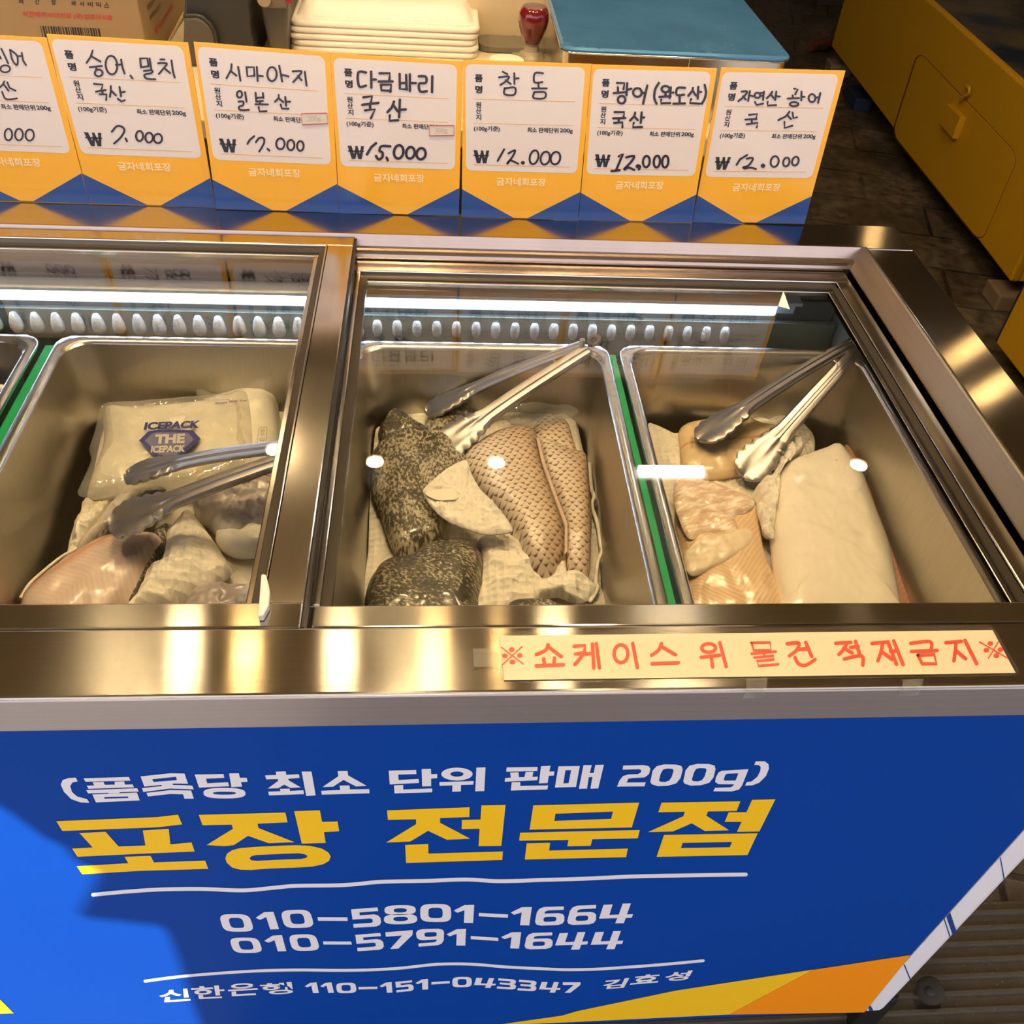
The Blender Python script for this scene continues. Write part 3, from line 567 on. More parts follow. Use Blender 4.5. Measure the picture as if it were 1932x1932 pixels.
CARDS = [
 # corners TL TR BR BL, zoom origin, ink width, label, strokes, sticker
 ([(-180,57),(87.3,71.4),(169,384),(-72,375.5)], (0,60), 15, 'yellow price card cut off by the left edge of the photo', [
   [(0,262),(12,285)], [(15,180),(55,260),(90,338)], ell(58,395,52,38), [(108,190),(135,300),(185,355),(185,255),(112,192)], [(190,258),(235,258)], [(235,225),(250,310),(282,355)],
   [(50,530),(25,570),(0,595)], [(45,565),(95,632)], [(80,540),(105,600),(170,630)], [(25,640),(55,710),(110,722),(185,712)], ell(92,1100,40,62), ell(205,1100,42,62), ell(320,1105,45,60)], None),
 ([(87.5,64),(354.5,80.3),(406.5,392),(170,383.8)], (80,60), 17, 'yellow price card handwritten with the lowest price, 7,000 won', [
   [(540,200),(520,265),(475,330)], [(530,262),(625,318)], [(510,378),(640,365)], [(578,375),(580,405)], ell(605,440,42,36), ell(742,355,62,100,-.1), [(790,352),(850,350)], [(845,295),(860,380),(882,445)], [(945,468),(968,498)],
   [(1050,290),(1058,380)], [(1050,285),(1125,282),(1140,370)], [(1060,378),(1140,368)], [(1150,285),(1168,395)], [(1090,418),(1175,412),(1170,440),(1095,460),(1120,500),(1212,508)],
   [(1265,295),(1310,295)], [(1240,335),(1335,338),(1300,390),(1250,450)], [(1305,385),(1370,440)], [(1385,305),(1400,420),(1420,490)],
   [(555,555),(650,565),(635,615)], [(575,640),(680,622)], [(640,632),(650,665)], [(615,668),(690,670),(685,728)], [(735,580),(735,630),(725,695)], [(735,625),(790,680)], [(828,590),(845,690)], [(840,650),(885,640)], [(810,715),(850,745),(885,732)],
   [(745,1070),(800,1010),(860,1020),(880,1060),(840,1130),(770,1195)], [(893,1140),(908,1172)], ell(1043,1115,38,54), ell(1145,1132,40,53), ell(1240,1142,44,49)], None),
 ([(365,78.8),(623,100),(639.5,401.8),(408,394.7)], (350,70), 17, 'yellow price card handwritten 17,000 won, with a red-edged sticker', [
   [(495,290),(490,345),(440,440)], [(488,365),(548,412)], [(565,318),(590,465)], [(655,320),(665,420),(740,412)], [(655,322),(735,320),(740,415)], [(765,318),(775,470)], [(775,412),(830,418)],
   ell(928,395,50,75), [(1005,305),(1038,475)], [(1025,400),(1105,420)], [(1150,365),(1245,365),(1210,420),(1155,480)], [(1205,415),(1245,460)], [(1280,370),(1298,518)],
   ell(580,612,28,35), [(640,590),(655,690)], [(570,690),(620,690),(615,730),(575,745),(590,780),(680,778)], [(752,595),(760,690)], [(830,598),(835,650)], [(758,650),(830,645)], [(765,690),(830,682)], [(800,690),(800,715)], [(750,718),(885,720)], [(785,750),(795,795),(870,792)],
   [(1000,618),(1000,650),(960,690)], [(1000,655),(1050,695)], [(1070,640),(1080,735)], [(1080,690),(1122,690)], [(1020,720),(1035,765),(1105,765)],
   [(737,1060),(690,1100),(665,1142)], [(755,1125),(790,1080),(840,1085),(840,1140),(790,1225)], [(880,1195),(900,1215)], ell(1018,1142,45,58), ell(1130,1155,38,55), ell(1232,1165,35,52)], [(1237,812),(1522,806),(1532,930),(1250,942)]),
 ([(623.3,100),(873.4,116.4),(865.5,407.5),(640.8,403)], (600,90), 22, 'yellow price card handwritten 15,000 won, with a red-edged sticker', [
   [(515,265),(432,265),(440,410),(515,405)], [(570,255),(572,425)], [(575,340),(620,340)], [(660,272),(770,272),(765,340)], [(650,362),(800,360)], [(675,395),(680,455),(780,462)], [(675,395),(785,395),(775,470)],
   [(875,280),(878,440),(955,445)], [(945,290),(950,445)], [(880,380),(945,375)], [(985,285),(985,462)], [(985,378),(1048,378)], [(1080,305),(1155,310),(1155,375),(1085,385),(1095,465),(1165,465)], [(1225,305),(1222,475)],
   [(487,530),(580,520),(565,595)], [(475,610),(648,590)], [(555,605),(560,650)], [(505,670),(610,660),(568,752)], [(815,575),(790,640),(745,688)], [(805,610),(855,680)], [(878,555),(870,745)], [(875,665),(940,660)], [(770,725),(768,782),(858,775)],
   [(622,1022),(570,1065),(525,1142)], [(775,1055),(680,1055),(660,1105),(690,1120),(690,1170),(650,1195),(622,1160)], [(735,1175),(748,1205)], ell(865,1115,50,72,.15), ell(990,1125,45,62,.15), ell(1105,1135,48,60,.15)], [(1190,828),(1463,826),(1463,945),(1190,948)]),
 (TPLQ, (850,100), 17, 'yellow price card with only the name and 12,000 won handwritten, origin line left blank', [
   [(560,200),(610,225)], [(520,260),(625,250),(595,300),(535,340)], [(590,290),(645,330)], [(683,215),(685,330)], [(685,272),(730,270)], [(580,375),(580,440),(682,445),(690,370),(580,378)],
   [(990,215),(905,215),(900,310),(985,310)], [(940,320),(945,375)], [(875,378),(1030,378)], [(898,418),(890,480),(1005,482),(1012,420),(898,418)],
   [(575,1030),(505,1155)], [(620,1075),(690,1040),(670,1100),(605,1190),(640,1150),(725,1185)], ell(775,1175,11,9), ell(895,1115,45,75,.25), ell(1015,1125,48,70,.25), ell(1125,1125,50,68,.25)], None),
 ([(1116.3,121.4),(1353.6,129),(1305,419.8),(1091.7,415.9)], (1060,110), 20, 'yellow price card with a bracketed place name and 12,000 won', [
   [(590,262),(670,265),(660,330)], [(600,310),(602,372)], [(555,372),(690,360)], [(700,265),(692,395)], [(700,335),(745,325)], ell(640,442,40,40), ell(810,365,46,46), [(850,378),(895,365)], [(915,290),(870,485)],
   [(1040,262),(1000,330),(990,420),(1015,485)], ell(1110,328,42,33), [(1110,365),(1110,410)], [(1045,412),(1165,405)], [(1168,310),(1155,425)], [(1165,368),(1195,365)], [(1065,440),(1062,480),(1160,478)],
   [(1320,315),(1238,318),(1232,390),(1310,388)], [(1262,400),(1262,480)], [(1195,485),(1318,482)], [(1405,315),(1400,345),(1355,400)], [(1405,350),(1435,395)], [(1462,305),(1455,430)], [(1460,360),(1492,358)], [(1385,435),(1372,478),(1480,485)],
   [(1530,282),(1545,360),(1530,430),(1500,485)], [(565,575),(668,575),(660,635)], [(550,642),(680,638)], [(608,650),(610,680)], [(560,692),(650,685),(648,738)], [(785,580),(775,620),(730,665)], [(780,625),(812,660)], [(855,578),(845,690)], [(852,635),(882,632)], [(770,690),(760,738),(858,735)],
   [(610,1050),(655,1022),(580,1200)], [(532,1207),(618,1198)], [(690,1060),(775,1045),(740,1110),(665,1190),(715,1170),(775,1195)], ell(818,1155,16,10), [(840,1160),(825,1190)], ell(905,1105,36,60,.1), ell(1018,1105,33,63,.1), ell(1108,1105,33,63,.1)], None),
 ([(1361,127.6),(1595.6,133.4),(1517.6,422.4),(1306.4,420.3)], (1280,110), 17, 'rightmost yellow price card, nearest the freezer corner', [
   [(675,355),(735,355),(700,410),(640,458)], [(690,405),(720,440)], [(765,350),(745,455)], [(760,395),(800,405)], ell(845,395,30,28), [(880,370),(915,370)], [(875,400),(910,400)], [(915,355),(905,445)], [(820,465),(835,498),(905,485)],
   [(1005,355),(990,385),(945,425)], [(985,380),(1020,425)], [(1048,355),(1035,445)], [(1040,405),(1085,408)], [(955,465),(955,505),(1045,500)], [(1240,325),(1278,330),(1250,385)], [(1222,395),(1225,415)], [(1170,430),(1290,425)], [(1318,355),(1315,450)], [(1320,410),(1350,412)], ell(1238,490,46,22),
   ell(1430,425,36,43), [(1470,420),(1500,415)], [(1520,370),(1495,475)], [(755,605),(845,595),(825,655)], [(715,655),(835,650)], [(785,660),(785,690)], [(730,705),(850,690),(838,738)], [(1190,570),(1150,620),(1070,660)], [(1165,605),(1205,650)], [(1222,580),(1230,640),(1270,630)], [(1135,680),(1135,745),(1220,720)],
   [(735,1035),(660,1080),(622,1140)], [(730,1075),(790,1065),(790,1095),(745,1150),(695,1165),(710,1180),(770,1170),(830,1185)], ell(905,1150,14,13), ell(1030,1105,42,58,.25), ell(1155,1110,33,48,.25), ell(1252,1100,34,48,.35)], None)]
LEAN = math.radians(5.6)
for ci, (q, (zx, zy), wpx, label, strokes, stick) in enumerate(CARDS):
    b0, b1 = on(ZP(ZT+.0005), *q[3]), on(ZP(ZT+.0005), *q[2])
    yb = min(1.201, (b0.y+b1.y)/2)
    if ci == 0: yb = min(1.201, b1.y)
    pl = (Vector((0, yb, ZT+.0008)), Vector((0, -math.cos(LEAN), math.sin(LEAN))))
    H = homog(q); zf = fr(zx, zy, S5); cs_ = [on(pl, *p) for p in q]
    card = thing('price_card', ((b0.x+b1.x)/2, yb, ZT), label, 'price card', 'price cards along the back of the freezer')
    bot = min(c.z for c in cs_); cs_ = [Vector((c.x, c.y, max(c.z, ZT+.0012))) for c in cs_]
    build('board', MB().prism(cs_, -pl[1].normalized()*.0022), YEL_P, card, .0004)
    build('white_panel', MB().poly(pl, [H(*p) for p in T_PANEL], e=.0003), WHITE_P, card, fix=False)
    for tp in (T_BL, T_BR): build('blue_corner', MB().poly(pl, [H(*p) for p in tp], e=.0003), BLU_P, card, fix=False)
    for a, b in T_RULES: build('rule_line', MB().stroke(pl, [H(*a), H(*b)], 1.1, e=.0005), RULE, card, fix=False)
    for nm_, ks in (('name_heading', (0, 1)), ('origin_heading', (2, 3, 4)), ('weight_note', (5,)), ('minimum_note', (6, 7))):
        m = MB()
        for k_ in ks: m.text(pl, T_TXT[k_][0], [H(*p) for p in T_TXT[k_][1]], .05 if k_ < 2 else .03, e=.0006)
        build(nm_, m, INK, card, fix=False)
    Hw = homog([H(*p) for p in T_WON]); m = MB()
    for wq_ in ([(.0,0),(.235,0),(.36,.62),(.45,.2),(.46,0),(.60,0),(.72,.62),(.80,0),(1,0),(.82,1),(.60,1),(.53,.52),(.43,1),(.21,1)],
                [(0,.34),(.98,.34),(.98,.44),(0,.44)]): m.poly(pl, [Hw(*p) for p in wq_], e=.0006)
    build('won_sign', m, INK, card, fix=False)
    build('shop_name', MB().text(pl, '금자네회포장', [H(*p) for p in T_NAME], .025, e=.0006), PALE, card, fix=False)
    ms = [MB(), MB(), MB()]
    for s in strokes:
        cl = isinstance(s, tuple) and s[0] == 'o'; pts = [zf(p) for p in (s[1] if cl else s)]
        w = wpx*1.25
        if ci == 5 and not cl and 1190 < s[0][0] < 1500 and s[0][1] < 500: w = 25
        y_ = (s[1] if cl else s)[0][1]; lim = (508, 800) if ci not in (0, 1) else (522, 800)
        ms[0 if y_ < lim[0] and not (ci == 3 and s == [(487,530),(580,520),(565,595)]) else 1 if y_ < lim[1] else 2].stroke(pl, pts, w/S5, closed=cl, e=.0008, smooth=cl or len(s) > 3)
    for nm_, m in zip(('handwritten_name', 'handwritten_origin', 'handwritten_price'), ms):
        if m.v: build(nm_, m, MARK, card, fix=False)
    if stick:
        sq = [zf(p) for p in stick]; Hs = homog(sq)
        st_ = build('sticker', MB().poly(pl, sq, e=.0011), plain('beige sticker', (.66,.58,.46), .3), card, fix=False)
        build('sticker_border', MB().stroke(pl, [Hs(.02,.05), Hs(.98,.05), Hs(.98,.95), Hs(.02,.95)], 2.0, closed=True, e=.0014, smooth=False), plain('dull red', (.55,.07,.07), .4), st_, fix=False)
        build('faint_print', MB().text(pl, '200g', [Hs(.22,.25), Hs(.72,.25), Hs(.72,.8), Hs(.22,.8)], .01, e=.0013), plain('faded print', (.50,.44,.36), .4), st_, fix=False)

# ------------------------------------------------------------------ laminated notice on the front deck
PD = ZP(ZT+.0004)
fd, fe = fr(900, 1150, 3.7154), fr(1412, 1150, 3.7154)
nt = thing('laminated_notice', on(PD, 1430, 1235), 'long laminated white notice with red writing taped to the front steel', 'notice')
FILM = glass('clear film', (.99,.98,.95), 1.4, .12, .05)
hf = homog([fd((147,160)), fe((1705,112)), fe((1918,468)), fd((165,527))])
build('film', MB().poly(PD, rrect([hf(0,0), hf(1,0), hf(1,1), hf(0,1)], .018), e=.0012), FILM, nt, fix=False)
paper = build('paper', MB().poly(PD, [fd((155,187)), fe((1710,148)), fe((1872,448)), fd((190,498))], e=.0006), plain('notice paper', (.78,.66,.50), .35, var=.02), nt, fix=False)
DS = [[(170,270),(325,388)],[(315,265),(178,392)]]
ND = [(9,s) for s in DS]+[(25,s) for s in ([(497,252),(480,290),(415,320)],[(497,265),(590,335)],[(466,350),(474,395)],[(542,345),(538,395)],[(415,400),(605,392)],
     [(680,262),(755,258),(752,300),(725,345),(685,390)],[(690,318),(755,308)],[(808,248),(818,415)],[(835,245),(857,415)],[(755,318),(805,312)],[(1090,243),(1122,413)],[(1292,243),(1270,290),(1222,325)],[(1290,262),(1390,322)],[(1225,385),(1410,378)],
     [(1570,340),(1700,325)],[(1640,338),(1650,408)],[(1700,238),(1745,406)])]
NE = [(9,[(1618,232),(1812,345)]),(9,[(1750,230),(1678,348)])]+[(17,s) for s in ([(18,238),(150,235),(156,290),(36,292),(21,240)],[(20,315),(190,300)],[(105,308),(110,335)],[(40,342),(175,330),(178,355),(55,367),(70,400),(207,388)])]+[(25,s) for s in (
     [(270,245),(350,240),(335,290),(285,330)],[(345,285),(418,280)],[(400,235),(442,335)],[(325,342),(350,385),(400,395),(465,355)],[(610,242),(715,235)],[(690,240),(660,290),(632,320)],[(665,275),(725,310)],[(715,270),(768,265)],[(748,228),(780,325)],[(670,352),(790,330),(800,395)],
     [(865,242),(960,234)],[(938,240),(928,300),(905,365)],[(930,300),(1005,355)],[(975,230),(1035,390)],[(1015,225),(1082,392)],[(995,300),(1045,295)],[(1135,242),(1270,230),(1278,285)],[(1140,298),(1320,292)],[(1185,325),(1300,320),(1315,385),(1215,385),(1188,328)],
     [(1380,237),(1490,228)],[(1452,235),(1447,300),(1437,365)],[(1450,290),(1520,350)],[(1515,220),(1597,385)])]
m = MB()
for f, lst in ((fd, ND), (fe, NE)):
    for w, s in lst: m.stroke(PD, [f(p) for p in s], w/3.7154, e=.0009, smooth=len(s) in (3, 4))
m.stroke(PD, [fd((1008+48*math.cos(a), 315+62*math.sin(a))) for a in (2*math.pi*i/14 for i in range(14))], 6.6, True, e=.0009)
m.stroke(PD, [fd((1622+48*math.cos(a), 275+30*math.sin(a))) for a in (2*math.pi*i/14 for i in range(14))], 6.4, True, e=.0009)
for f, cs2 in ((fd, ((243,286),(195,329),(299,327),(248,372))), (fe, ((1693,243),(1665,289),(1763,286),(1735,328)))):
    for c in cs2: m.poly(PD, oval(f, c[0], c[1], 20, 17, 16), e=.0009)
build('red_writing', m, RED, paper, fix=False)
TAPE = glass('clear tape', (.95,.94,.9), 1.4, .25, .18)
for q in ([(1408,1282),(1446,1280),(1443,1297),(1405,1298)], [(1702,1284),(1742,1283),(1737,1297),(1700,1297)]):
    a = [on(PD, *p)+Vector((0,0,.0016)) for p in q]
    a[2].y = a[3].y = YF-.0035; b = [a[3].copy(), a[2].copy()]
    for p in b: p.z -= .011
    build('tape_strip', MB().add(a+b, [(0,1,2,3), (3,2,5,4)]), TAPE, nt)
build('tape_strip', MB().poly(PD, [(892,1226),(942,1226),(942,1259),(894,1261)], e=.0018), TAPE, nt, fix=False)

# ------------------------------------------------------------------ steel pans
def rr(x0, x1, y0, y1, r, z, k=6):
    out = []
    for cx, cy, a0 in ((x1-r, y1-r, 0), (x0+r, y1-r, 90), (x0+r, y0+r, 180), (x1-r, y0+r, 270)):
        for i in range(k+1):
            a = math.radians(a0+90*i/k); out.append(Vector((cx+r*math.cos(a), cy+r*math.sin(a), z)))
    return out
ZR, ZB, PY0, PY1 = .785, .630, .474, 1.003
def pan(x0, x1, label):
    t = thing('steel_pan', ((x0+x1)/2, (PY0+PY1)/2, ZB-.001), label, 'steel pan', 'steel pans in the freezer')
    R = lambda i, r, z: rr(x0+i, x1-i, PY0+i, PY1-i, r, z)
    rim = MB().loft([R(.0006, .021, ZR-.006), R(0, .021, ZR-.002), R(.002, .020, ZR), R(.009, .026, ZR), R(.0115, .030, ZR-.0012), R(.0135, .032, ZR-.004)])
    build('rim', rim, ST_RIM, t, smooth='all')
    w = [R(.0135, .032, ZR-.004), R(.015, .034, ZR-.02)]
    w += [R(.0135+.0165*k, .036+.006*k, ZR-.004-(ZR-ZB-.018)*k) for k in (.35, .65, .9, 1)]
    for a in (20, 45, 70, 90): w.append(R(.030+.014*(1-math.cos(math.radians(a))), .040, ZB+.014-.014*math.sin(math.radians(a))))
    build('bowl', MB().loft(w, False, True), ST_PAN, t, smooth='all')
    return t
PANS = [(-.810, -.482, 'steel pan at the far left, mostly out of the photo'), (-.463, -.135, 'steel pan holding the ice packs and pink fillet, under the left lid'),
        (-.108, .220, 'steel pan holding the dark and scaly fish fillets, in the middle'), (.233, .5605, 'steel pan holding the white flatfish fillets, on the right')]
for p in PANS: pan(*p)

# ------------------------------------------------------------------ fish, towels, bags: soft bodies from their own outlines
PCN = Vector((0, -.12, 1))
def PC_(h): return (Vector((0, .6, ZB+.012+h)), PCN)
def nz(p, s, seed=0): return noise.noise(Vector((p.x*s+seed*7.3, p.y*s+seed*3.1, seed*1.7)))
def body(name, mat, f, pts, h, H, edge=.004, ax=(0, -1), wr=.0, ws=40, exp=3.4, seed=0, par=None, M=16, N=96, tilt=0, tdir=(0,0), centre=None, jag=0, fn=None, smooth=True, zoff=0, crease=0):
    """A closed soft slab: outline (photo pixels) on the sloping pan contents at height h, swelling to H in the middle."""
    if mat is TOWEL or mat is LINEN: crease = crease or (.0032 if mat is TOWEL else .0015); M = max(M, 34); N = max(N, 180)
    pl = PC_(h+H*.55) if not isinstance(h, tuple) else h
    P2 = [Vector(f(p)) for p in pts]; P2 = crom(P2, True, 8)
    if jag: P2 = [p+Vector((noise.noise(Vector((p.x*.12, p.y*.12, seed))), noise.noise(Vector((p.y*.12, p.x*.12, seed+9)))))*jag for p in P2]
    W = [on(pl, *p) for p in P2]
    L = [0]
    for a, b in zip(W, W[1:]+W[:1]): L.append(L[-1]+(b-a).length)
    out = []; j = 0
    for i in range(N):
        d = L[-1]*i/N
        while L[j+1] < d: j += 1
        k = (d-L[j])/max(1e-9, L[j+1]-L[j]); out.append(W[j].lerp(W[(j+1) % len(W)], k))
    c = sum(out, Vector())/N
    if centre: c = on(pl, *f(centre))
    base = -H*.55 if not isinstance(h, tuple) else 0
    m = MB(); rings = []; zmap = {}
    ax_ = Vector((ax[0], ax[1], 0)).normalized(); ay_ = Vector((-ax_.y, ax_.x, 0))
    for r in range(M+1):
        t = 1-r/M if r < M else .002
        t = t**.85
        ring = []
        for p in out:
            q = c.lerp(p, t)
            z = edge+(H-edge)*max(0, 1-t**exp)**.5
            fade = min(1, (1-t)*5+.35)
            z += wr*nz(q, ws, seed)*fade+wr*.45*nz(q, ws*2.7, seed+3)*fade
            if crease: z += crease*fade*((1-2.2*abs(nz(q, ws*.9, seed+5)))**3+.55*(1-2.2*abs(nz(q, ws*2.1, seed+6)))**3)
            if fn: z += fn(q, t)
            q = q+Vector((0, 0, z+base+zoff+tilt*((q-c).x*tdir[0]+(q-c).y*tdir[1])))
            ring.append(q)
        rings.append(ring)
    bot = [q-Vector((0, 0, edge)) for q in rings[0]]
    mid = [(a+b)/2+(Vector((a.x-c.x, a.y-c.y, 0)).normalized()*edge*.35) for a, b in zip(rings[0], bot)]
    inner = [c.lerp(p, .6)+Vector((0, 0, base+zoff+tilt*((c.lerp(p,.6)-c).x*tdir[0]+(c.lerp(p,.6)-c).y*tdir[1]))) for p in out]
    m.loft([inner, bot, mid]+rings, True, True)
    for i, v in enumerate(m.v): m.uv[i] = ((v-c).dot(ax_), (v-c).dot(ay_))
    return build(name, m, mat, par, smooth='all', fix=True)

def scale_mat():
    t = NT('bream scales'); uv = t.N('ShaderNodeTexCoord').outputs['UV']
    vo = t.N('ShaderNodeTexVoronoi', voronoi_dimensions='2D'); vo.inputs['Scale'].default_value = 1; vo.inputs['Randomness'].default_value = .3
    mp = t.N('ShaderNodeMapping'); mp.inputs['Scale'].default_value = (128, 150, 1); mp.inputs['Rotation'].default_value = (0, 0, math.radians(45)); t.L(uv, mp.inputs[0]); t.L(mp.outputs[0], vo.inputs['Vector'])
    sb_ = t.N('ShaderNodeVectorMath', operation='SUBTRACT'); t.L(mp.outputs[0], sb_.inputs[0]); t.L(vo.outputs['Position'], sb_.inputs[1])
    sx = t.N('ShaderNodeSeparateXYZ'); t.L(sb_.outputs[0], sx.inputs[0])
    g = t.math('ADD', t.math('MULTIPLY', t.math('ADD', sx.outputs[0], sx.outputs[1]), .72), t.math('MULTIPLY', vo.outputs['Distance'], .35))
    ax = t.N('ShaderNodeSeparateXYZ'); t.L(uv, ax.inputs[0])
    big = t.noise(uv, 16, 4, .6)
    light = t.ramp(t.math('MULTIPLY_ADD', ax.outputs[1], 7, t.math('ADD', .28, t.math('MULTIPLY', big, .35))), [(.30, (.78,.69,.58)), (.58, (.60,.46,.32)), (.9, (.26,.16,.08))])
    n = t.noise(uv, 240, 3)
    edge = t.ramp(t.math('ADD', g, t.math('MULTIPLY', t.math('SUBTRACT', n, .5), .35)), [(.20, (0,0,0)), (.42, (.45,.45,.45)), (.60, (1,1,1))])
    t.set(Base_Color=t.mix(edge, light, (.13,.065,.04)), Roughness=.3, Coat_Weight=.25, Coat_Roughness=.15)
    t.bump(t.math('SUBTRACT', 1, g), .45, .0015); return t.m
SCALE = scale_mat()
def grouper_mat(name, dark, s=1.0):
    t = NT(name); uv = t.N('ShaderNodeTexCoord').outputs['UV']
    n1 = t.noise(t.coord((1, 1.6, 1), src='UV'), 190*s, 4, .66); n2 = t.noise(uv, 34, 4, .6); n3 = t.noise(uv, 800, 2)
    f = t.math('ADD', n1, t.math('MULTIPLY', t.math('SUBTRACT', n2, .5), .55))
    c = t.ramp(f, [(.40+dark, (.60,.54,.40)), (.46+dark, (.33,.29,.19)), (.52+dark, (.035,.032,.022)), (.75, (.012,.012,.010))])
    t.set(Base_Color=t.mix(t.math('MULTIPLY', n3, .35), c, (.10,.095,.06)), Roughness=.28, Coat_Weight=.5, Coat_Roughness=.12)
    t.bump(n1, .55, .002); return t.m
GRP = grouper_mat('grouper skin', .02); GRD = grouper_mat('dark grouper skin', -.04, 1.15)
def flesh_mat(name, a, b, c, fib=150, rot=.4, red=None, vee=.8, amt=.4):
    t = NT(name); uv = t.coord(src='UV', rot=(0, 0, rot))
    n0 = t.noise(uv, 30, 4, .6); sv = t.N('ShaderNodeSeparateXYZ'); t.L(uv, sv.inputs[0])
    ph = t.math('ADD', t.math('MULTIPLY', t.math('ADD', sv.outputs[0], t.math('MULTIPLY', t.math('ABSOLUTE', t.math('ADD', sv.outputs[1], .006)), vee)), fib*9), t.math('MULTIPLY', n0, 9))
    wf = t.math('MULTIPLY', t.math('POWER', t.math('MULTIPLY_ADD', t.math('SINE', ph), .5, .5), 2.5), t.noise(uv, 55, 3))
    n = t.noise(uv, 22, 5, .6)
    cc = t.mix(n, a, b); cc = t.mix(t.math('MULTIPLY', wf, amt*2.2), cc, c)
    if red:
        sx = t.N('ShaderNodeSeparateXYZ'); t.L(t.coord(src='UV'), sx.inputs[0])
        d = t.math('ABSOLUTE', t.math('SUBTRACT', sx.outputs[1], t.math('MULTIPLY_ADD', t.math('SUBTRACT', n, .5), .012, red[0])))
        cc = t.mix(t.ramp(t.math('MULTIPLY', d, 1/red[1]), [(0, (1,1,1)), (.35, (.5,.5,.5)), (1, (0,0,0))]), cc, red[2])
    t.set(Base_Color=cc, Roughness=.28, Coat_Weight=.35, Coat_Roughness=.15, Subsurface_Weight=.0)
    t.bump(t.math('ADD', n, t.math('MULTIPLY', wf, .25)), .25, .002); return t.m
FLAT = flesh_mat('flatfish flesh', (.80,.60,.38), (.72,.47,.28), (.90,.76,.56), 110, 0, None, .9, .5)
FLATB = flesh_mat('pale flatfish flesh', (.80,.62,.36), (.70,.52,.28), (.82,.68,.46), 40, .1, (.0, .004, (.55,.25,.12)))
PINK = flesh_mat('pink mullet flesh', (.70,.57,.50), (.62,.48,.43), (.80,.71,.64), 120, 0, (.030, .010, (.66,.32,.20)), .5, .3)
BLOOD = flesh_mat('red muscle', (.52,.20,.12), (.62,.34,.22), (.70,.46,.32), 90, .2)
def skin_mat():
    t = NT('white flatfish skin'); uv = t.N('ShaderNodeTexCoord').outputs['UV']
    vo = t.N('ShaderNodeTexVoronoi', voronoi_dimensions='2D'); vo.inputs['Scale'].default_value = 420; vo.inputs['Randomness'].default_value = .5; t.L(uv, vo.inputs['Vector'])
    n = t.noise(uv, 20, 4); sp = t.noise(uv, 75, 1)
    c = t.mix(n, (.82,.74,.62), (.90,.84,.74)); c = t.mix(t.ramp(sp, [(.79, (0,0,0)), (.81, (1,1,1))]), c, (.12,.09,.07))
    t.set(Base_Color=c, Roughness=.36, Coat_Weight=.2); t.bump(vo.outputs['Distance'], .2, .0008); return t.m
SKIN = skin_mat()
def membrane_mat():
    t = NT('belly membrane'); uv = t.coord((1, 3.2, 1), src='UV', rot=(0,0,.2)); n = t.noise(uv, 42, 5, .65)
    t.set(Base_Color=t.ramp(n, [(.36, (.66,.42,.28)), (.5, (.80,.62,.46)), (.58, (.93,.87,.78))]), Roughness=.3, Coat_Weight=.4); t.bump(n, .5, .003); return t.m
MEMB = membrane_mat()
def towel_mat():
    t = NT('white kitchen towel'); uv = t.N('ShaderNodeTexCoord').outputs['UV']
    vo = t.N('ShaderNodeTexVoronoi', voronoi_dimensions='2D'); vo.inputs['Scale'].default_value = 125; vo.inputs['Randomness'].default_value = .15; t.L(uv, vo.inputs['Vector'])
    n = t.noise(uv, 26, 4, .6)
    t.set(Base_Color=t.mix(n, (.86,.80,.68), (.92,.88,.78)), Roughness=.85)
    t.bump(t.math('ADD', t.math('MULTIPLY', vo.outputs['Distance'], .8), n), .7, .004); return t.m
TOWEL = towel_mat()
LINEN = plain('white cloth', (.90,.85,.74), .85, var=.03, bump=.15)
ICE = plain('frozen gel', (.84,.80,.66), .35, var=.12, scale=25, bump=.35, coat=.6)
ICEW = plain('white ice pack', (.80,.76,.64), .35, var=.06, scale=20, bump=.2, coat=.4)
WRAP = glass('plastic wrap', (.98,.97,.94), 1.6, .04, .16)
MIST = plain('frosty plastic bag', (.50,.46,.42), .3, var=.45, scale=70, bump=.9, coat=.6)
NAVY = plain('navy print', (.035,.04,.20), .35)
def sil_mat():
    t = NT('silver fish skin'); uv = t.N('ShaderNodeTexCoord').outputs['UV']; n = t.noise(t.coord((1, 4, 1), src='UV'), 130, 4, .6)
    sx = t.N('ShaderNodeSeparateXYZ'); t.L(uv, sx.inputs[0])
    f = t.math('ADD', t.math('MULTIPLY', sx.outputs[1], 30), t.math('ADD', .30, t.math('MULTIPLY', n, .5)))
    t.set(Base_Color=t.ramp(f, [(.3, (.66,.60,.50)), (.55, (.40,.36,.30)), (.72, (.03,.028,.024))]), Roughness=.25, Coat_Weight=.5); t.bump(n, .3, .001); return t.m
SILV = sil_mat()

T2, T3, T4 = fr(0, 680, 3.1161), fr(600, 620, 2.9273), fr(1150, 620, 2.4706)
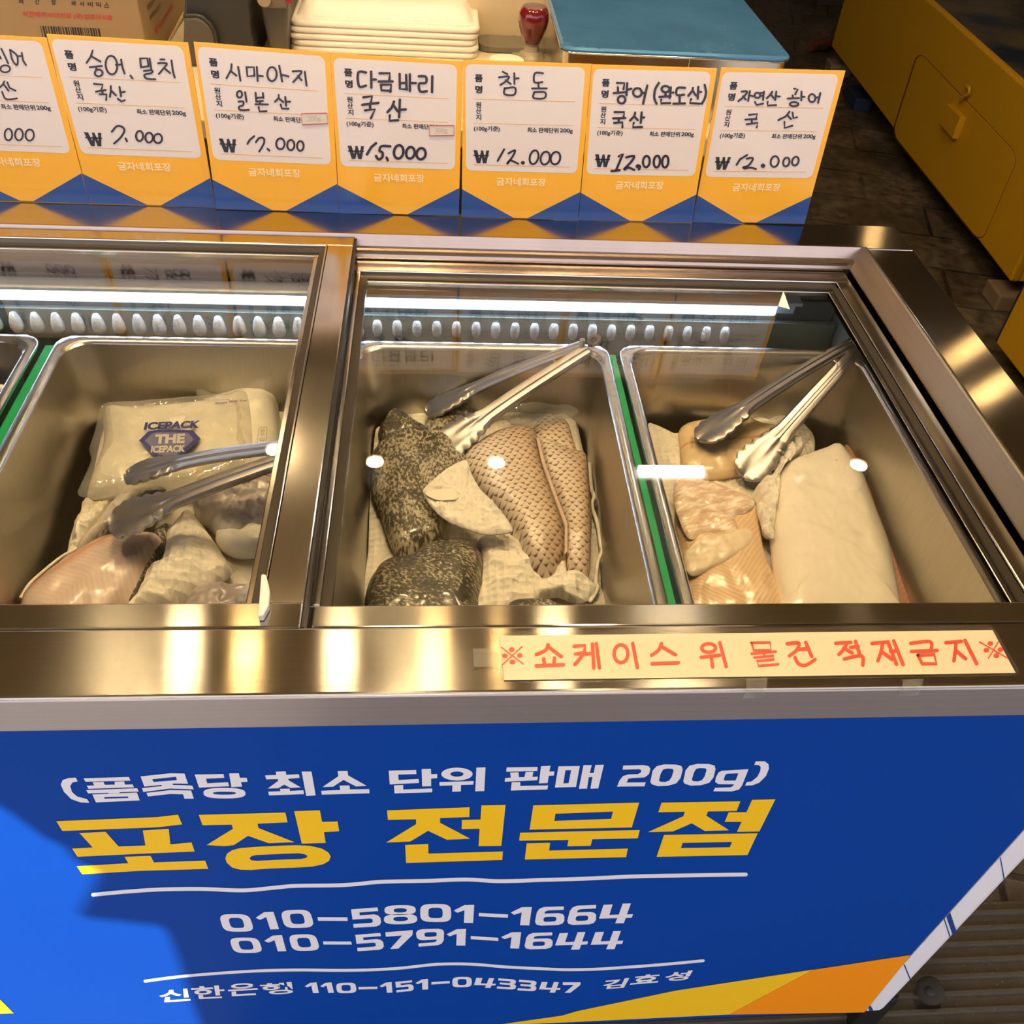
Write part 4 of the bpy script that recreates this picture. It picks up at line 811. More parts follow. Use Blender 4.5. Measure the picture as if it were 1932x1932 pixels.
# -- middle pan
body('kitchen_towel', TOWEL, T3, [(290,890),(318,560),(360,540),(500,470),(850,390),(940,358),(1030,390),(1140,400),(1320,425),(1410,415),(1440,560),(1470,690),(1500,760),(1530,930),(1550,1190),(1562,1400),(1562,1620),(900,1640),(275,1620),(280,1200)], -.002, .006, .0016, wr=.004, ws=28, seed=1, M=22, N=120, exp=8)
tag(bpy.data.objects['kitchen_towel'], 'white kitchen towel spread under the fillets in the middle pan', 'towel')
o = body('fish_fillet', GRD, T3, [(375,490),(400,460),(440,455),(540,515),(600,560),(480,600),(370,610),(345,560)], .005, .020, .010, ax=(.3,-1), seed=2, wr=.002)
tag(o, 'small dark grouper piece in the middle pan\'s back left corner', 'fish')
o = body('fish_fillet', GRP, T3, [(590,520),(700,450),(830,410),(850,470),(835,640),(850,760),(820,900),(700,1000),(680,1140),(600,1170),(480,1240),(430,1210),(390,1120),(360,1020),(320,920),(300,840),(308,740),(313,650),(360,600),(480,545)], .010, .030, .010, ax=(.1,-1), wr=.004, ws=22, seed=3, centre=(560,800))
tag(o, 'long mottled grey grouper fillet lying skin up on the middle pan\'s left side', 'fish', 'mottled grouper fillets')
o = body('fish_fillet', GRD, T3, [(690,1155),(830,1160),(892,1200),(908,1260),(890,1380),(860,1520),(820,1640),(300,1650),(272,1540),(278,1420),(315,1320),(380,1270),(500,1245),(600,1190)], .014, .034, .010, ax=(1,-.35), wr=.003, ws=24, seed=4)
tag(o, 'darkest mottled fillet at the middle pan\'s front left', 'fish', 'mottled grouper fillets')
o = body('fish_fillet', SCALE, T3, [(1195,540),(1225,495),(1270,473),(1340,480),(1388,530),(1405,600),(1430,690),(1330,720),(1220,650)], .006, .018, .006, ax=(-.1,-1), seed=5)
tag(o, 'brown scaly fillet end showing behind the two bream fillets', 'fish', 'scaly bream fillets')
o = body('fish_fillet', SCALE, T3, [(1225,603),(1290,600),(1400,655),(1485,690),(1500,900),(1508,1100),(1497,1330),(1440,1368),(1382,1340),(1372,1230),(1350,1050),(1290,880),(1240,740)], .012, .026, .008, ax=(.02,-1), wr=.002, seed=6)
tag(o, 'narrow scaly bream fillet along the middle pan\'s right side', 'fish', 'scaly bream fillets')
o = body('fish_fillet', SCALE, T3, [(1000,540),(1100,515),(1190,530),(1222,610),(1260,760),(1310,920),(1360,1050),(1377,1200),(1342,1280),(1290,1347),(1220,1335),(1168,1290),(1100,1130),(1010,1000),(900,880),(830,780),(803,700),(830,640),(920,580)], .016, .034, .008, ax=(.18,-1), wr=.002, seed=7)
tag(o, 'broad scaly bream fillet lying skin up in the middle pan', 'fish', 'scaly bream fillets')
cut = [(1205,612),(1222,606),(1245,720),(1290,850),(1340,985),(1378,1080),(1380,1240),(1360,1255),(1362,1100),(1320,985),(1275,860),(1232,740)]
build('cut_edge', MB().prism([on(PC_(.0475), *T3(p)) for p in cut], (0, 0, .003)), plain('pale cut flesh', (.62,.47,.36), .35), o, .001)
def curl(q, t): return .010*max(0, t-.55)**1.2*2
o = body('kitchen_towel', TOWEL, T3, [(583,915),(600,885),(640,850),(720,780),(815,740),(850,830),(910,920),(1010,1030),(1072,1128),(960,1148),(850,1130),(720,1080),(625,990)], .044, .010, .0016, wr=.005, ws=34, seed=8, exp=3, fn=curl)
tag(o, 'white towel flap folded back against the broad bream fillet', 'towel')
build('fold', MB().prism([on(PC_(.0565), *T3(p)) for p in crom([Vector(p) for p in [(590,912),(640,893),(730,888),(755,890),(770,940),(720,950),(650,948)]], True, 4)], (.0, .0, .0012)), TOWEL, o, .0005)
o = body('kitchen_towel', TOWEL, T3, [(890,1150),(1080,1135),(1160,1270),(1260,1345),(1330,1320),(1380,1240),(1385,1345),(1490,1372),(1540,1405),(1515,1455),(1440,1495),(1340,1470),(1220,1475),(1180,1560),(860,1560),(880,1400),(905,1270)], .012, .016, .0016, wr=.009, ws=30, seed=9, exp=4)
tag(o, 'rumpled white towel in front of the bream fillets', 'towel')
ed = [T3(p) for p in [(1500,745),(1510,880),(1525,930),(1512,980),(1545,1080),(1560,1190),(1570,1225),(1545,1290),(1535,1400),(1545,1440),(1500,1510)]]
o = build('towel_edge', MB().tube([on(PC_(.012), *p) for p in crom([Vector(p) for p in ed], False, 4)], .0024, 8), LINEN, bpy.data.objects['kitchen_towel'], smooth='all')
o = body('whole_fish', GRD, T3, [(1050,1512),(1150,1494),(1250,1494),(1330,1520),(1420,1600),(1250,1660),(1050,1620)], .016, .026, .006, ax=(1,0), seed=10)
tag(o, 'dark grouper piece just showing at the middle pan\'s front edge', 'fish')
ww = [Vector(T3(p)) for p in [(990,440),(1120,405),(1290,420),(1410,425),(1430,460),(1300,500),(1180,530),(1080,500)]]
o = body('plastic_wrap', WRAP, T3, [(990,440),(1120,405),(1290,415),(1415,420),(1430,462),(1320,500),(1180,530),(1060,510)], .030, .006, .0006, wr=.004, ws=60, seed=12, exp=5)
tag(o, 'crinkled clear plastic wrap over the bream fillets\' back ends', 'plastic wrap')
# -- right pan
o = body('kitchen_towel', TOWEL, T4, [(175,445),(250,462),(330,480),(480,430),(640,420),(760,378),(860,398),(945,480),(960,540),(940,640),(850,900),(820,1400),(300,1420),(280,1000),(205,620)], -.002, .008, .0016, wr=.006, ws=30, seed=13, exp=7, M=22, N=120)
tag(o, 'white kitchen towel spread under the flatfish fillets in the right pan', 'towel')
o = body('fish_fillet', FLATB, T4, [(330,470),(370,432),(480,412),(570,395),(640,382),(700,430),(820,460),(790,540),(710,600),(680,665),(600,672),(450,684),(350,642),(338,540)], .008, .015, .005, ax=(1,.1), wr=.004, ws=24, seed=14)
tag(o, 'pale boned flatfish fillet at the back of the right pan', 'fish', 'flatfish fillets')
o = body('fish_fillet', FLAT, T4, [(345,690),(470,705),(620,760),(680,800),(702,860),(722,1000),(780,1170),(820,1290),(820,1420),(390,1420),(365,1200),(340,1020),(318,900)], .014, .024, .006, ax=(.2,-1), wr=.003, seed=15)
tag(o, 'peach flatfish fillet flesh up at the right pan\'s front left', 'fish', 'flatfish fillets')
a = body('membrane', MEMB, T4, [(302,790),(310,700),(345,688),(470,705),(620,762),(680,800),(640,850),(585,870),(600,935),(520,950),(440,960),(370,970),(325,880)], .036, .006, .001, ax=(1,.3), wr=.003, ws=60, seed=16, exp=4, par=o)
a = body('belly_flap', flesh_mat('flap flesh', (.82,.66,.46), (.86,.74,.58), (.92,.84,.70), 40, .8), T4, [(350,1050),(385,1000),(430,965),(520,960),(640,926),(672,962),(615,1040),(500,1105),(382,1142)], .036, .0065, .0015, ax=(1,.3), wr=.003, ws=50, seed=17, exp=6, par=o)
o = body('kitchen_towel', TOWEL, T4, [(860,495),(912,512),(900,555),(850,590),(800,640),(790,700),(778,780),(770,900),(755,960),(715,910),(700,800),(678,745),(700,715),(770,660),(800,580)], .018, .024, .003, wr=.010, ws=55, seed=18, exp=2.2)
tag(o, 'crumpled strip of white towel between the two front flatfish fillets', 'towel')
o = body('kitchen_towel', TOWEL, T4, [(690,810),(730,830),(770,940),(765,970),(725,940),(700,880)], .036, .008, .001, wr=.003, ws=60, seed=21, exp=3)
tag(o, 'small torn towel scrap beside the peach fillet', 'towel')
o = body('fish_fillet', BLOOD, T4, [(1100,545),(1165,535),(1232,640),(1285,760),(1330,880),(1372,1000),(1402,1130),(1432,1300),(1450,1420),(1250,1420),(1150,900)], .010, .018, .006, ax=(.25,-1), wr=.002, seed=19, jag=4)
tag(o, 'reddish flatfish fillet showing as a strip under the white-skinned one', 'fish', 'flatfish fillets')
def dent(q, t): return -.006*math.exp(-((q.x-.372-.12*(q.y-.7))/.012)**2)*max(0, min(1, (.74-q.y)*14))
o = body('fish_fillet', SKIN, T4, [(940,560),(1010,535),(1070,515),(1120,560),(1180,640),(1232,780),(1292,930),(1332,1060),(1372,1290),(1390,1430),(810,1430),(798,1270),(780,1080),(766,900),(780,700),(840,602)], .020, .028, .007, ax=(.2,-1), wr=.002, seed=20, fn=dent, M=22, N=120)
tag(o, 'large white-skinned flatfish fillet filling the right pan\'s middle', 'fish', 'flatfish fillets')
# -- left pan
o = body('white_cloth', LINEN, T2, [(400,1100),(430,980),(520,780),(650,300),(900,250),(1500,240),(1720,262),(1740,700),(1640,1200),(1600,1450),(1590,1620),(300,1640),(380,1250)], -.004, .006, .002, wr=.003, ws=16, seed=22, exp=8, M=20, N=110)
tag(o, 'smooth white cloth lining the left pan', 'cloth')
o = body('ice_pack', ICE, T2, [(1160,240),(1240,200),(1330,170),(1430,130),(1500,104),(1580,104),(1612,140),(1632,280),(1660,640),(1500,650),(1250,640),(1180,420)], .010, .030, .004, wr=.004, seed=23)
tag(o, 'clear frozen ice pack lying behind the printed one', 'ice pack')
a = body('plastic_edge', WRAP, T2, [(1155,155),(1180,160),(1245,192),(1300,215),(1230,235),(1165,225)], .030, .003, .0006, seed=24, par=o)
o = body('ice_pack', ICE, T2, [(600,258),(700,262),(1000,240),(1250,225),(1430,215),(1460,400),(1455,560),(1350,600),(1230,640),(1150,700),(980,720),(800,735),(640,750),(500,745),(560,560),(600,420)], .022, .030, .004, wr=.003, seed=25)
tag(o, 'printed ice pack with navy lettering in the left pan', 'ice pack')
a = body('plastic_sleeve', WRAP, T2, [(575,288),(600,240),(800,225),(1150,195),(1360,180),(1452,188),(1475,560),(1380,620),(1150,715),(980,730),(700,760),(520,785),(448,762),(480,680),(530,560),(518,500),(550,400)], .043, .011, .0006, wr=.002, ws=50, seed=26, exp=6, par=o)
PI = PC_(.0585)
lt = MB().text(PI, 'ICEPACK', [T2(p) for p in ((855,365),(1185,354),(1170,398),(845,411))], .05)
shield = [(872,418),(930,408),(1080,410),(1135,412),(1182,463),(1130,510),(1045,580),(985,590),(920,575),(870,520),(818,472)]
lt.poly(PI, [T2(p) for p in shield], [[T2((985+(x-985)*.80, 478+(y-478)*.80)) for x, y in shield]], e=.0004)
build('shield_fill', MB().poly(PI, [T2((985+(x-985)*.81, 478+(y-478)*.81)) for x, y in shield], e=.0002), plain('lavender print', (.16,.16,.27), .4), o, fix=False)
build('navy_print', lt, NAVY, o, fix=False)
lt = MB().text(PI, 'THE', [T2(p) for p in ((915,438),(1090,432),(1085,488),(908,494))], .055, e=.0008).text(PI, 'ICEPACK', [T2(p) for p in ((892,505),(1095,498),(1088,540),(885,547))], .05, e=.0008)
build('grey_print', lt, plain('grey print', (.55,.52,.48), .4), o, fix=False)
lt = MB().text(PI, 'Always With You', [T2(p) for p in ((1262,248),(1450,228),(1450,246),(1262,266))], .012)
build('small_print', lt, NAVY, o, fix=False)
lt = MB(); q = [(1522,398),(1572,393),(1562,500),(1510,505)]
lt.stroke(PI, [T2(p) for p in rrect(q, .25)], 1.1, True, smooth=False)
for i, ch in enumerate('불주입금'[:4]): 
    y = 405+i*25; lt.text(PI, ch, [T2(p) for p in ((1530-i*2,y),(1560-i*2,y-1),(1558-i*2,y+20),(1528-i*2,y+21))], .01)
build('boxed_print', lt, plain('faint print', (.42,.38,.26), .4), o, fix=False)
o = body('fish_fillet', SILV, T2, [(690,790),(760,735),(850,718),(975,735),(985,790),(930,850),(860,960),(870,1010),(640,1040),(480,1120),(430,1110),(520,1010),(600,900)], .014, .030, .006, ax=(-.55,-.85), wr=.002, seed=27)
tag(o, 'silver fish with dark back lying under the left tongs', 'fish')
o = body('towel_sheet', TOWEL, T2, [(395,1110),(420,1020),(470,880),(510,790),(650,780),(700,760),(600,900),(520,1010),(440,1100),(410,1130)], .010, .014, .002, wr=.006, ws=40, seed=28, exp=3)
tag(o, 'white towel tucked along the left pan\'s left wall', 'towel')
o = body('plastic_bag', MIST, T2, [(1115,695),(1160,678),(1230,700),(1400,735),(1660,720),(1690,860),(1650,960),(1600,1005),(1450,980),(1370,1010),(1290,1010),(1220,930),(1150,880)], .012, .032, .004, wr=.010, ws=70, seed=29)
tag(o, 'frosty crinkled plastic bag below the ice packs', 'plastic bag')
o = body('ice_pack', ICEW, T2, [(1265,1000),(1370,1015),(1480,960),(1600,965),(1640,1060),(1590,1105),(1400,1125),(1300,1080)], .012, .022, .004, wr=.003, seed=30)
tag(o, 'smooth white ice pack below the crinkled plastic bag', 'ice pack')
o = body('towel_sheet', TOWEL, T2, [(980,960),(1060,880),(1110,850),(1200,960),(1270,1060),(1335,1160),(1350,1215),(1260,1280),(1080,1375),(900,1440),(700,1560),(760,1420),(830,1290),(860,1240),(920,1240),(960,1130)], .014, .026, .002, wr=.009, ws=26, seed=31, exp=2.6)
tag(o, 'rumpled white towel right of the pink fillet', 'towel')
o = body('fish_fillet', GRD, T2, [(940,975),(1000,955),(985,1050),(925,1150),(875,1270),(805,1400),(725,1490),(640,1560),(600,1400),(760,1200)], .012, .018, .006, ax=(.5,-.8), seed=32)
tag(o, 'dark-skinned fillet edge under the pink fillet', 'fish')
o = body('fish_fillet', PINK, T2, [(108,1402),(145,1335),(200,1285),(350,1165),(450,1110),(540,1055),(640,1012),(760,995),(880,992),(942,1022),(890,1110),(835,1220),(780,1320),(725,1405),(680,1450),(560,1560),(300,1600),(130,1500)], .020, .028, .006, ax=(.62,.60), wr=.002, seed=33)
tag(o, 'pink raw fillet flesh up at the left pan\'s front', 'fish')
fe_ = [Vector(T2(p)) for p in [(118,1400),(160,1330),(210,1278),(350,1162),(450,1106),(540,1054),(640,1014)]]
build('fat_edge', MB().tube([on(PC_(.030), *p) for p in crom(fe_, False, 5)], .0016, 8), LINEN, o, smooth='all')
o = body('plastic_bag', plain('grey plastic film', (.40,.36,.36), .3, var=.2, scale=40, bump=.4, coat=.5), T2, [(1120,1345),(1200,1310),(1330,1298),(1440,1300),(1520,1325),(1560,1420),(1540,1560),(1000,1580),(1060,1450)], .020, .022, .003, wr=.006, ws=45, seed=34)
tag(o, 'grey plastic bag at the left pan\'s front right', 'plastic bag')
o = body('ice_lump', plain('bluish ice', (.55,.55,.60), .4, var=.15, scale=60, bump=.5), T2, [(1392,1385),(1420,1345),(1480,1310),(1540,1300),(1575,1340),(1560,1480),(1420,1450)], .050, .018, .006, wr=.004, ws=90, seed=35)
tag(o, 'bluish grey ice lump beside the lid\'s white stopper', 'ice')
nq = [T2(p) for p in [(1495,690),(1522,672),(1605,683),(1598,722),(1540,705)]]
build('label_edge', MB().stroke(PC_(.045), nq, 1.4, True, smooth=False), plain('label red', (.6,.06,.05), .4), bpy.data.objects['plastic_bag'], fix=False)
# -- far left pan: corner of a printed bag
o = body('printed_bag', plain('blue printed film', (.012,.02,.16), .3, var=.3, scale=40, bump=.4, coat=.4), T2, [(-300,160),(-120,150),(0,172),(80,186),(78,215),(10,320),(-40,420),(-200,500),(-340,420)], .030, .03, .006, wr=.003, seed=36)
tag(o, 'blue and white printed bag corner in the far left pan', 'bag')
body('white_edge', LINEN, T2, [(-200,150),(-100,138),(0,140),(85,162),(82,184),(0,176),(-120,160)], .052, .006, .002, seed=37, par=o)
# ------------------------------------------------------------------ tongs
def tong_arm(piv, tip, nrm, Lh=.30, name='arm', par=None):
    """channel-section arm from the hinge to a scalloped spoon tip; nrm points outwards"""
    d = (tip-piv); Lh = d.length; d.normalize(); n = (nrm-d*nrm.dot(d)).normalized(); s = d.cross(n).normalized()
    rings = []; K = 110; w0 = 0
    for i in range(K+1):
        t = i/K
        if t < .66: w = w0 = .0085+.0040*t; dep = .0065; flat = .0
        else:
            k = (t-.66)/.34; w = .0112+.0120*math.sin(min(1, k*1.3)*math.pi/2)**1.2
            if k > .72: w *= math.sqrt(max(.02, 1-((k-.72)/.28)**2))
            w0 = w
            if k > .10: w += (.0034*abs(math.sin(k*math.pi*6.2))-.0012)*min(1, (1-k)*6)
            dep = .0065*(1-k)+.0035*k; flat = k
        bow = .010*math.sin(t*math.pi)*.55
        c = piv+d*(Lh*t)+n*bow
        dish = .004*flat
        prof = [(-w, -dep-dish*.2), (-w*.97, -dep*.45), (-w0*.80, 0), (-w0*.45, .0004-dish*.4), (-w0*.22, .0004-dish*.6), (-w0*.12, .0022*(1-flat)-dish*.7), (w0*.12, .0022*(1-flat)-dish*.7), (w0*.22, .0004-dish*.6), (w0*.45, .0004-dish*.4), (w0*.80, 0), (w*.97, -dep*.45), (w, -dep-dish*.2)]
        rings.append([c+s*a+n*b for a, b in prof])
    o = build(name, MB().loft(rings, closed=False), ST_TONG, par, smooth=True, uvxy=True)
    solid(o, .0011, 0); return o
def tongs(label, piv, ta, tb, up=.86, ring=True):
    t = thing('kitchen_tongs', piv, label, 'tongs', 'steel tongs in the pans')
    mid = ((ta+tb)/2-piv).normalized(); U = Vector((0, 0, 1))
    for a, b in ((ta, tb), (tb, ta)):
        out = (a-b); out = (out-mid*out.dot(mid)).normalized()
        tong_arm(piv+out*.006, a, out*(1-up)+U*up, par=t)
    ax = U
    build('hinge_pin', MB().lathe([(.0035, -.012), (.0035, .012)], piv+mid*.006, 14), ST_TONG, t, smooth=True, uvxy=True)
    sd_ = mid.cross(U).normalized()
    sp = [piv+mid*.075+sd_*(.016*math.sin(q)) + U*(.001)+mid*(-.03*(math.cos(q))) for q in (math.pi*i/12-math.pi/2 for i in range(13))]
    build('spring', MB().tube(sp, .002, 8), ST_TONG, t, smooth='all', uvxy=True)
    if ring:
        c = piv-mid*.012
        build('locking_ring', MB().loft([[c+mid*(a*math.cos(q))+sd_*(a*math.sin(q))+U*h for q in (2*math.pi*i/22 for i in range(22))] for a, h in ((.009, -.002), (.009, .002), (.0045, .002), (.0045, -.002), (.009, -.002))]), plain('dark ring steel', (.25,.23,.21), .3, 1), t, smooth=True)
    return t
zz = ZR+.010
tongs('steel tongs resting across the middle pan over the dark fillets', on(ZP(zz), *T3((1478,92))), on(ZP(.712), *T3((588,452))), on(ZP(.705), *T3((655,672))))
tongs('steel tongs resting in the right pan\'s back right corner', on(ZP(zz), *T4((1158,62))), on(ZP(.715), *T4((410,512))), on(ZP(.70), *T4((622,690))), up=.8, ring=False)
tongs('steel tongs lying open over the printed ice pack in the left pan', on(ZP(.800), *T2((1815,500))), on(ZP(.745), *T2((735,660))), on(ZP(.735), *T2((632,968))), up=.88)

# water drops on the right lid
DROP = glass('water drop', (.75,.78,.8), 1.33)
for (px, py), r in (((1191,590), .0065), ((1208,601), .0045)):
    p = on(ZP(.8245), px, py)
    tag(build('water_drop', MB().lathe([(r, 0), (r*.85, r*.3), (r*.45, r*.5), (.0003, r*.55)], p, 18), DROP, smooth='all'), 'larger water drop on the right glass lid' if r > .006 else 'smaller water drop on the right glass lid', 'water drop', 'water drops on the glass')

# ------------------------------------------------------------------ things on the table behind the price cards
TZ = .90
tb = thing('work_table', (-.4, 2.0, 0), 'cream work table behind the freezer, mostly hidden', 'table')
build('table_top', MB().box(-1.4, .545, 1.40, 2.75, TZ-.03, TZ), plain('cream laminate', (.70,.62,.46), .4), tb, .003)
for x in (-1.35, .49):
    for y in (1.43, 2.68): build('leg', MB().box(x, x+.04, y, y+.04, 0, TZ-.03), ST_PAN, tb)
# carton
CARD = plain('corrugated board', (.30,.195,.092), .75, var=.06, scale=12)
cf = on(ZP(TZ), 285, 130); Yc = cf.y; Xc = cf.x; Yk = on(ZP(TZ), 346, 23).y
cx = thing('cardboard_box', (Xc-.2, (Yc+Yk)/2, TZ), 'printed brown cardboard box behind the left price cards', 'box')
cb = build('carton', MB().box(Xc-.42, Xc, Yc, Yk, TZ+.0005, TZ+.27), CARD, cx, .003)
fc = fr(0, 0, 4.83); PCF = YP(Yc); PCS = (Vector((Xc, 0, 0)), Vector((1, 0, 0)))
build('flap_edge', MB().prism([on(PCS, *fc(p)) for p in ((1528,372),(1545,374),(1674,130),(1668,108))], (.002, 0, 0)), plain('board edge', (.66,.47,.22), .7), cb)
for ch, x0, x1, y0 in (('회',170,213,-14), ('간',320,362,-8), ('장',468,512,-2)): build('black_print', MB().text(PCF, ch, [fc(p) for p in ((x0-2,y0-8),(x1-2,y0-6),(x1,y0+48),(x0,y0+47))], .02), INK, cb, fix=False)
m = MB()
for i, ch in enumerate('와사비믹스'):
    x0 = 650+i*75; y0 = 6+i*4; m.text(PCF, ch, [fc(p) for p in ((x0,y0),(x0+46,y0+2),(x0+46,y0+48),(x0,y0+46))], .02)
build('black_print', m, INK, cb, fix=False); m = MB()
random.seed(3); u = 0
HB = homog([fc(p) for p in ((365,235),(908,258),(930,365),(392,345))])
while u < 1:
    w = random.choice((.012, .02, .03)); m.poly(PCF, [HB(u,0), HB(min(1,u+w),0), HB(min(1,u+w),1), HB(u,1)]); u += w+random.choice((.012, .016, .024))
build('barcode', m, INK, cb, fix=False)
m = MB().text(PCF, '식품제조30년전통 (주)진조미식품', [fc(p) for p in ((203,98),(1025,137),(1024,193),(200,157))], .03)
build('red_print', m, plain('carton red', (.50,.06,.04), .6), cb, fix=False); m = MB()
m.text(PCS, '(주)진조미식품', [fc(p) for p in ((1440,225),(1568,18),(1580,72),(1452,278))], .03, e=.0006).poly(PCS, [fc(p) for p in ((1405,270),(1418,208),(1440,238),(1428,312))], e=.0006)
build('red_print', m, plain('carton red', (.50,.06,.04), .6), cb, fix=False)
m = MB().text(PCS, '소비자상담실', [fc(p) for p in ((1355,140),(1460,18),(1470,62),(1365,190))], .02, e=.0006).text(PCS, '유통기한', [fc(p) for p in ((1335,48),(1400,-25),(1410,20),(1345,98))], .02, e=.0006)
build('side_print', m, INK, cb, fix=False)
# foam trays, upside down
FOAM = plain('white foam', (.84,.79,.70), .55, var=.015, bump=.04)
X0, X1 = on(ZP(TZ), 546, 97).x, on(ZP(TZ), 901, 112).x; YA = on(ZP(TZ), 720, 106).y; YB = YA+.20
def tray(i, z, dx, label):
    t = thing('foam_tray', ((X0+X1)/2+dx, (YA+YB)/2, z), label, 'foam tray', 'stack of foam trays')
    R = lambda ins, r, h: [v+Vector((dx, 0, 0)) for v in rr(X0+ins, X1-ins, YA+ins, YB-ins, r, z+h, 7)]
    build('rim', MB().loft([R(.006, .018, 0), R(.001, .02, .0005), R(0, .02, .003), R(.0012, .02, .0082), R(.006, .018, .0097), R(.010, .018, .0097), R(.010, .018, .002), R(.006, .018, 0)]), FOAM, t, smooth='all')
    rings = [R(.010, .018, .0095), R(.014, .022, .012), R(.022, .028, .026), R(.030, .032, .032), R(.036, .034, .034)]
    if i < 4: rings = [R(.0105, .018, .0085), R(.0125, .02, .0098)]
    wl = MB().loft(rings, False, True)
    if i == 4:
        for k in range(9):
            x = X0+.05+dx+(X1-X0-.10)*k/8
            wl.loft([[Vector((x+a*w, YA+y, z+h)) for a in (-1, -.5, 0, .5, 1)] for y, h, w in ((.014, .013, .009), (.021, .0275, .008), (.034, .0350, .006), (.036, .0348, .006))], closed=False)
    build('base', wl, FOAM, t, smooth='all')
W5 = ['bottom', 'second', 'third', 'fourth']
for i in range(5):
    tray(i, TZ+.0005+i*.0103, [0, .002, -.002, .001, .003][i], 'white foam tray, topmost of the upturned stack behind the cards' if i == 4 else 'white foam tray, %s from the bottom of the upturned stack' % (W5[i] if i else 'lowest') if i else 'white foam tray, lowest of the upturned stack')
# label printer, paper roll, stamp
BEI = plain('beige plastic', (.66,.53,.33), .4); TAUPE = plain('taupe plastic', (.17,.145,.105), .45)
pq = on(ZP(TZ), 1028, 82)
lp = thing('label_printer', (pq.x-.09, pq.y+.15, TZ), 'beige label printer behind the red-handled stamp', 'printer')
build('case', MB().box(pq.x-.20, pq.x, pq.y, pq.y+.30, TZ+.0006, TZ+.20), BEI, lp, .006)
PPF = YP(pq.y); 
build('button', MB().stroke(PPF, [fr(860,0,4.83)(p) for p in rrect([(440,325),(568,325),(568,372),(440,372)], .18)], 1.0, True, smooth=False), TAUPE, lp, fix=False)
build('indicator', MB().poly(PPF, oval(fr(860,0,4.83), 410, 349, 9, 9, 10)), plain('pale dot', (.9,.85,.7), .3), lp, fix=False)
pb = on(ZP(TZ), 900, 110); pb2 = on(ZP(TZ), 1032, 84)
bp = MB(); r_ = rr(pb.x+.003, pb2.x+.004, pb.y+.03, pq.y-.002, .02, 0)
bp.loft([[Vector((p.x, p.y, h)) for p in r_] for h in (TZ+.001, TZ+.012)], True, True)
build('feed_tray', bp, TAUPE, lp, .002)
q = on(ZP(TZ+.04), 955, 112)
rl = build('paper_roll', MB().lathe([(.028, 0), (.028, .043), (.006, .044), (.001, .044)], (q.x, q.y-.012, TZ+.0125 if q.y > pb.y+.045 else TZ+.0005), 32), plain('paper roll', (.88,.82,.70), .6), smooth=True)
tag(rl, 'small white paper roll standing left of the red-handled stamp', 'paper roll')
sp = on(ZP(TZ+.03), 1001, 103); RED_K = plain('dark red lacquer', (.16,.006,.012), .12, var=.25, scale=8, coat=.8)
stp_ = thing('rubber_stamp', (sp.x, sp.y, TZ+.012), 'rubber stamp with dark red knob handle standing behind the cards', 'stamp')
zb_ = TZ+.0125
build('base', MB().box(sp.x-.030, sp.x+.036, sp.y-.022, sp.y+.022, zb_, zb_+.014), plain('smoky clear base', (.24,.21,.125), .15, coat=.6), stp_, .003)
build('neck', MB().lathe([(.024, .014), (.020, .020), (.013, .024), (.0115, .034), (.0135, .036), (.0135, .041), (.0105, .043), (.0105, .056)], (sp.x+.001, sp.y, zb_), 28), plain('grey plastic neck', (.36,.30,.20), .35), stp_, smooth=True)
ks = on(YP(sp.y), 1001, 82); zk = ks.z
hgt = on(YP(sp.y), 1001, 10).z-zk
kw = .0255
build('handle', MB().lathe([(.0105, 0), (.014, .002), (.0185, hgt*.22), (.0235, hgt*.45), (kw, hgt*.66), (kw*.97, hgt*.80), (kw*.86, hgt*.92), (kw*.74, hgt*.975)], (sp.x+.001, sp.y, zk), 36), RED_K, stp_, smooth='all')
build('handle_cap', MB().lathe([(kw*.735, hgt*.97), (kw*.72, hgt*.99), (.001, hgt)], (sp.x+.001, sp.y, zk), 36), plain('dull maroon', (.22,.12,.10), .4), stp_, smooth='all')
if zk-zb_ > .056: build('stem', MB().lathe([(.0105, .055), (.0105, zk-zb_+.003)], (sp.x+.001, sp.y, zb_), 24), plain('grey stem', (.36,.30,.20), .35), stp_, smooth=True)
# tin with blue lid
ZTIN = 1.0
c0, c1 = on(ZP(ZTIN), 1064, 103), on(ZP(ZTIN), 1489, 104)
yt = (c0.y+c1.y)/2; xa, xb = c0.x, c1.x; yd = yt+.34
tin = thing('storage_tin', ((xa+xb)/2, (yt+yd)/2, TZ), 'wide metal tin with a shiny blue lid at the back', 'tin')
tinm = plain('tin metal', (.62,.55,.44), .25, 1, var=.1, scale=8)
build('case', MB().loft([rr(xa+.004, xb-.004, yt+.004, yd-.004, .02, TZ+.0006), rr(xa+.004, xb-.004, yt+.004, yd-.004, .02, ZTIN-.004)], True, True), tinm, tin, smooth=True)
def blue_lid():
    t = NT('blue lid foil'); v = t.coord(); n = t.noise(v, 9, 5, .6); s2 = t.noise(t.coord((1, 14, 1)), 30, 3)
    t.set(Base_Color=t.mix(n, (.05,.215,.50), (.12,.33,.66)), Metallic=.45, Roughness=t.math('MULTIPLY_ADD', n, .25, .12)); t.bump(s2, .08, .002); return t.m
lidp = MB().loft([rr(xa, xb, yt, yd, .022, ZTIN-.004), rr(xa, xb, yt, yd, .022, ZTIN), rr(xa+.004, xb-.004, yt+.004, yd-.004, .02, ZTIN+.003), rr(xa+.012, xb-.012, yt+.012, yd-.012, .016, ZTIN+.002)], True, True)
build('lid', lidp, blue_lid(), tin, smooth=True)
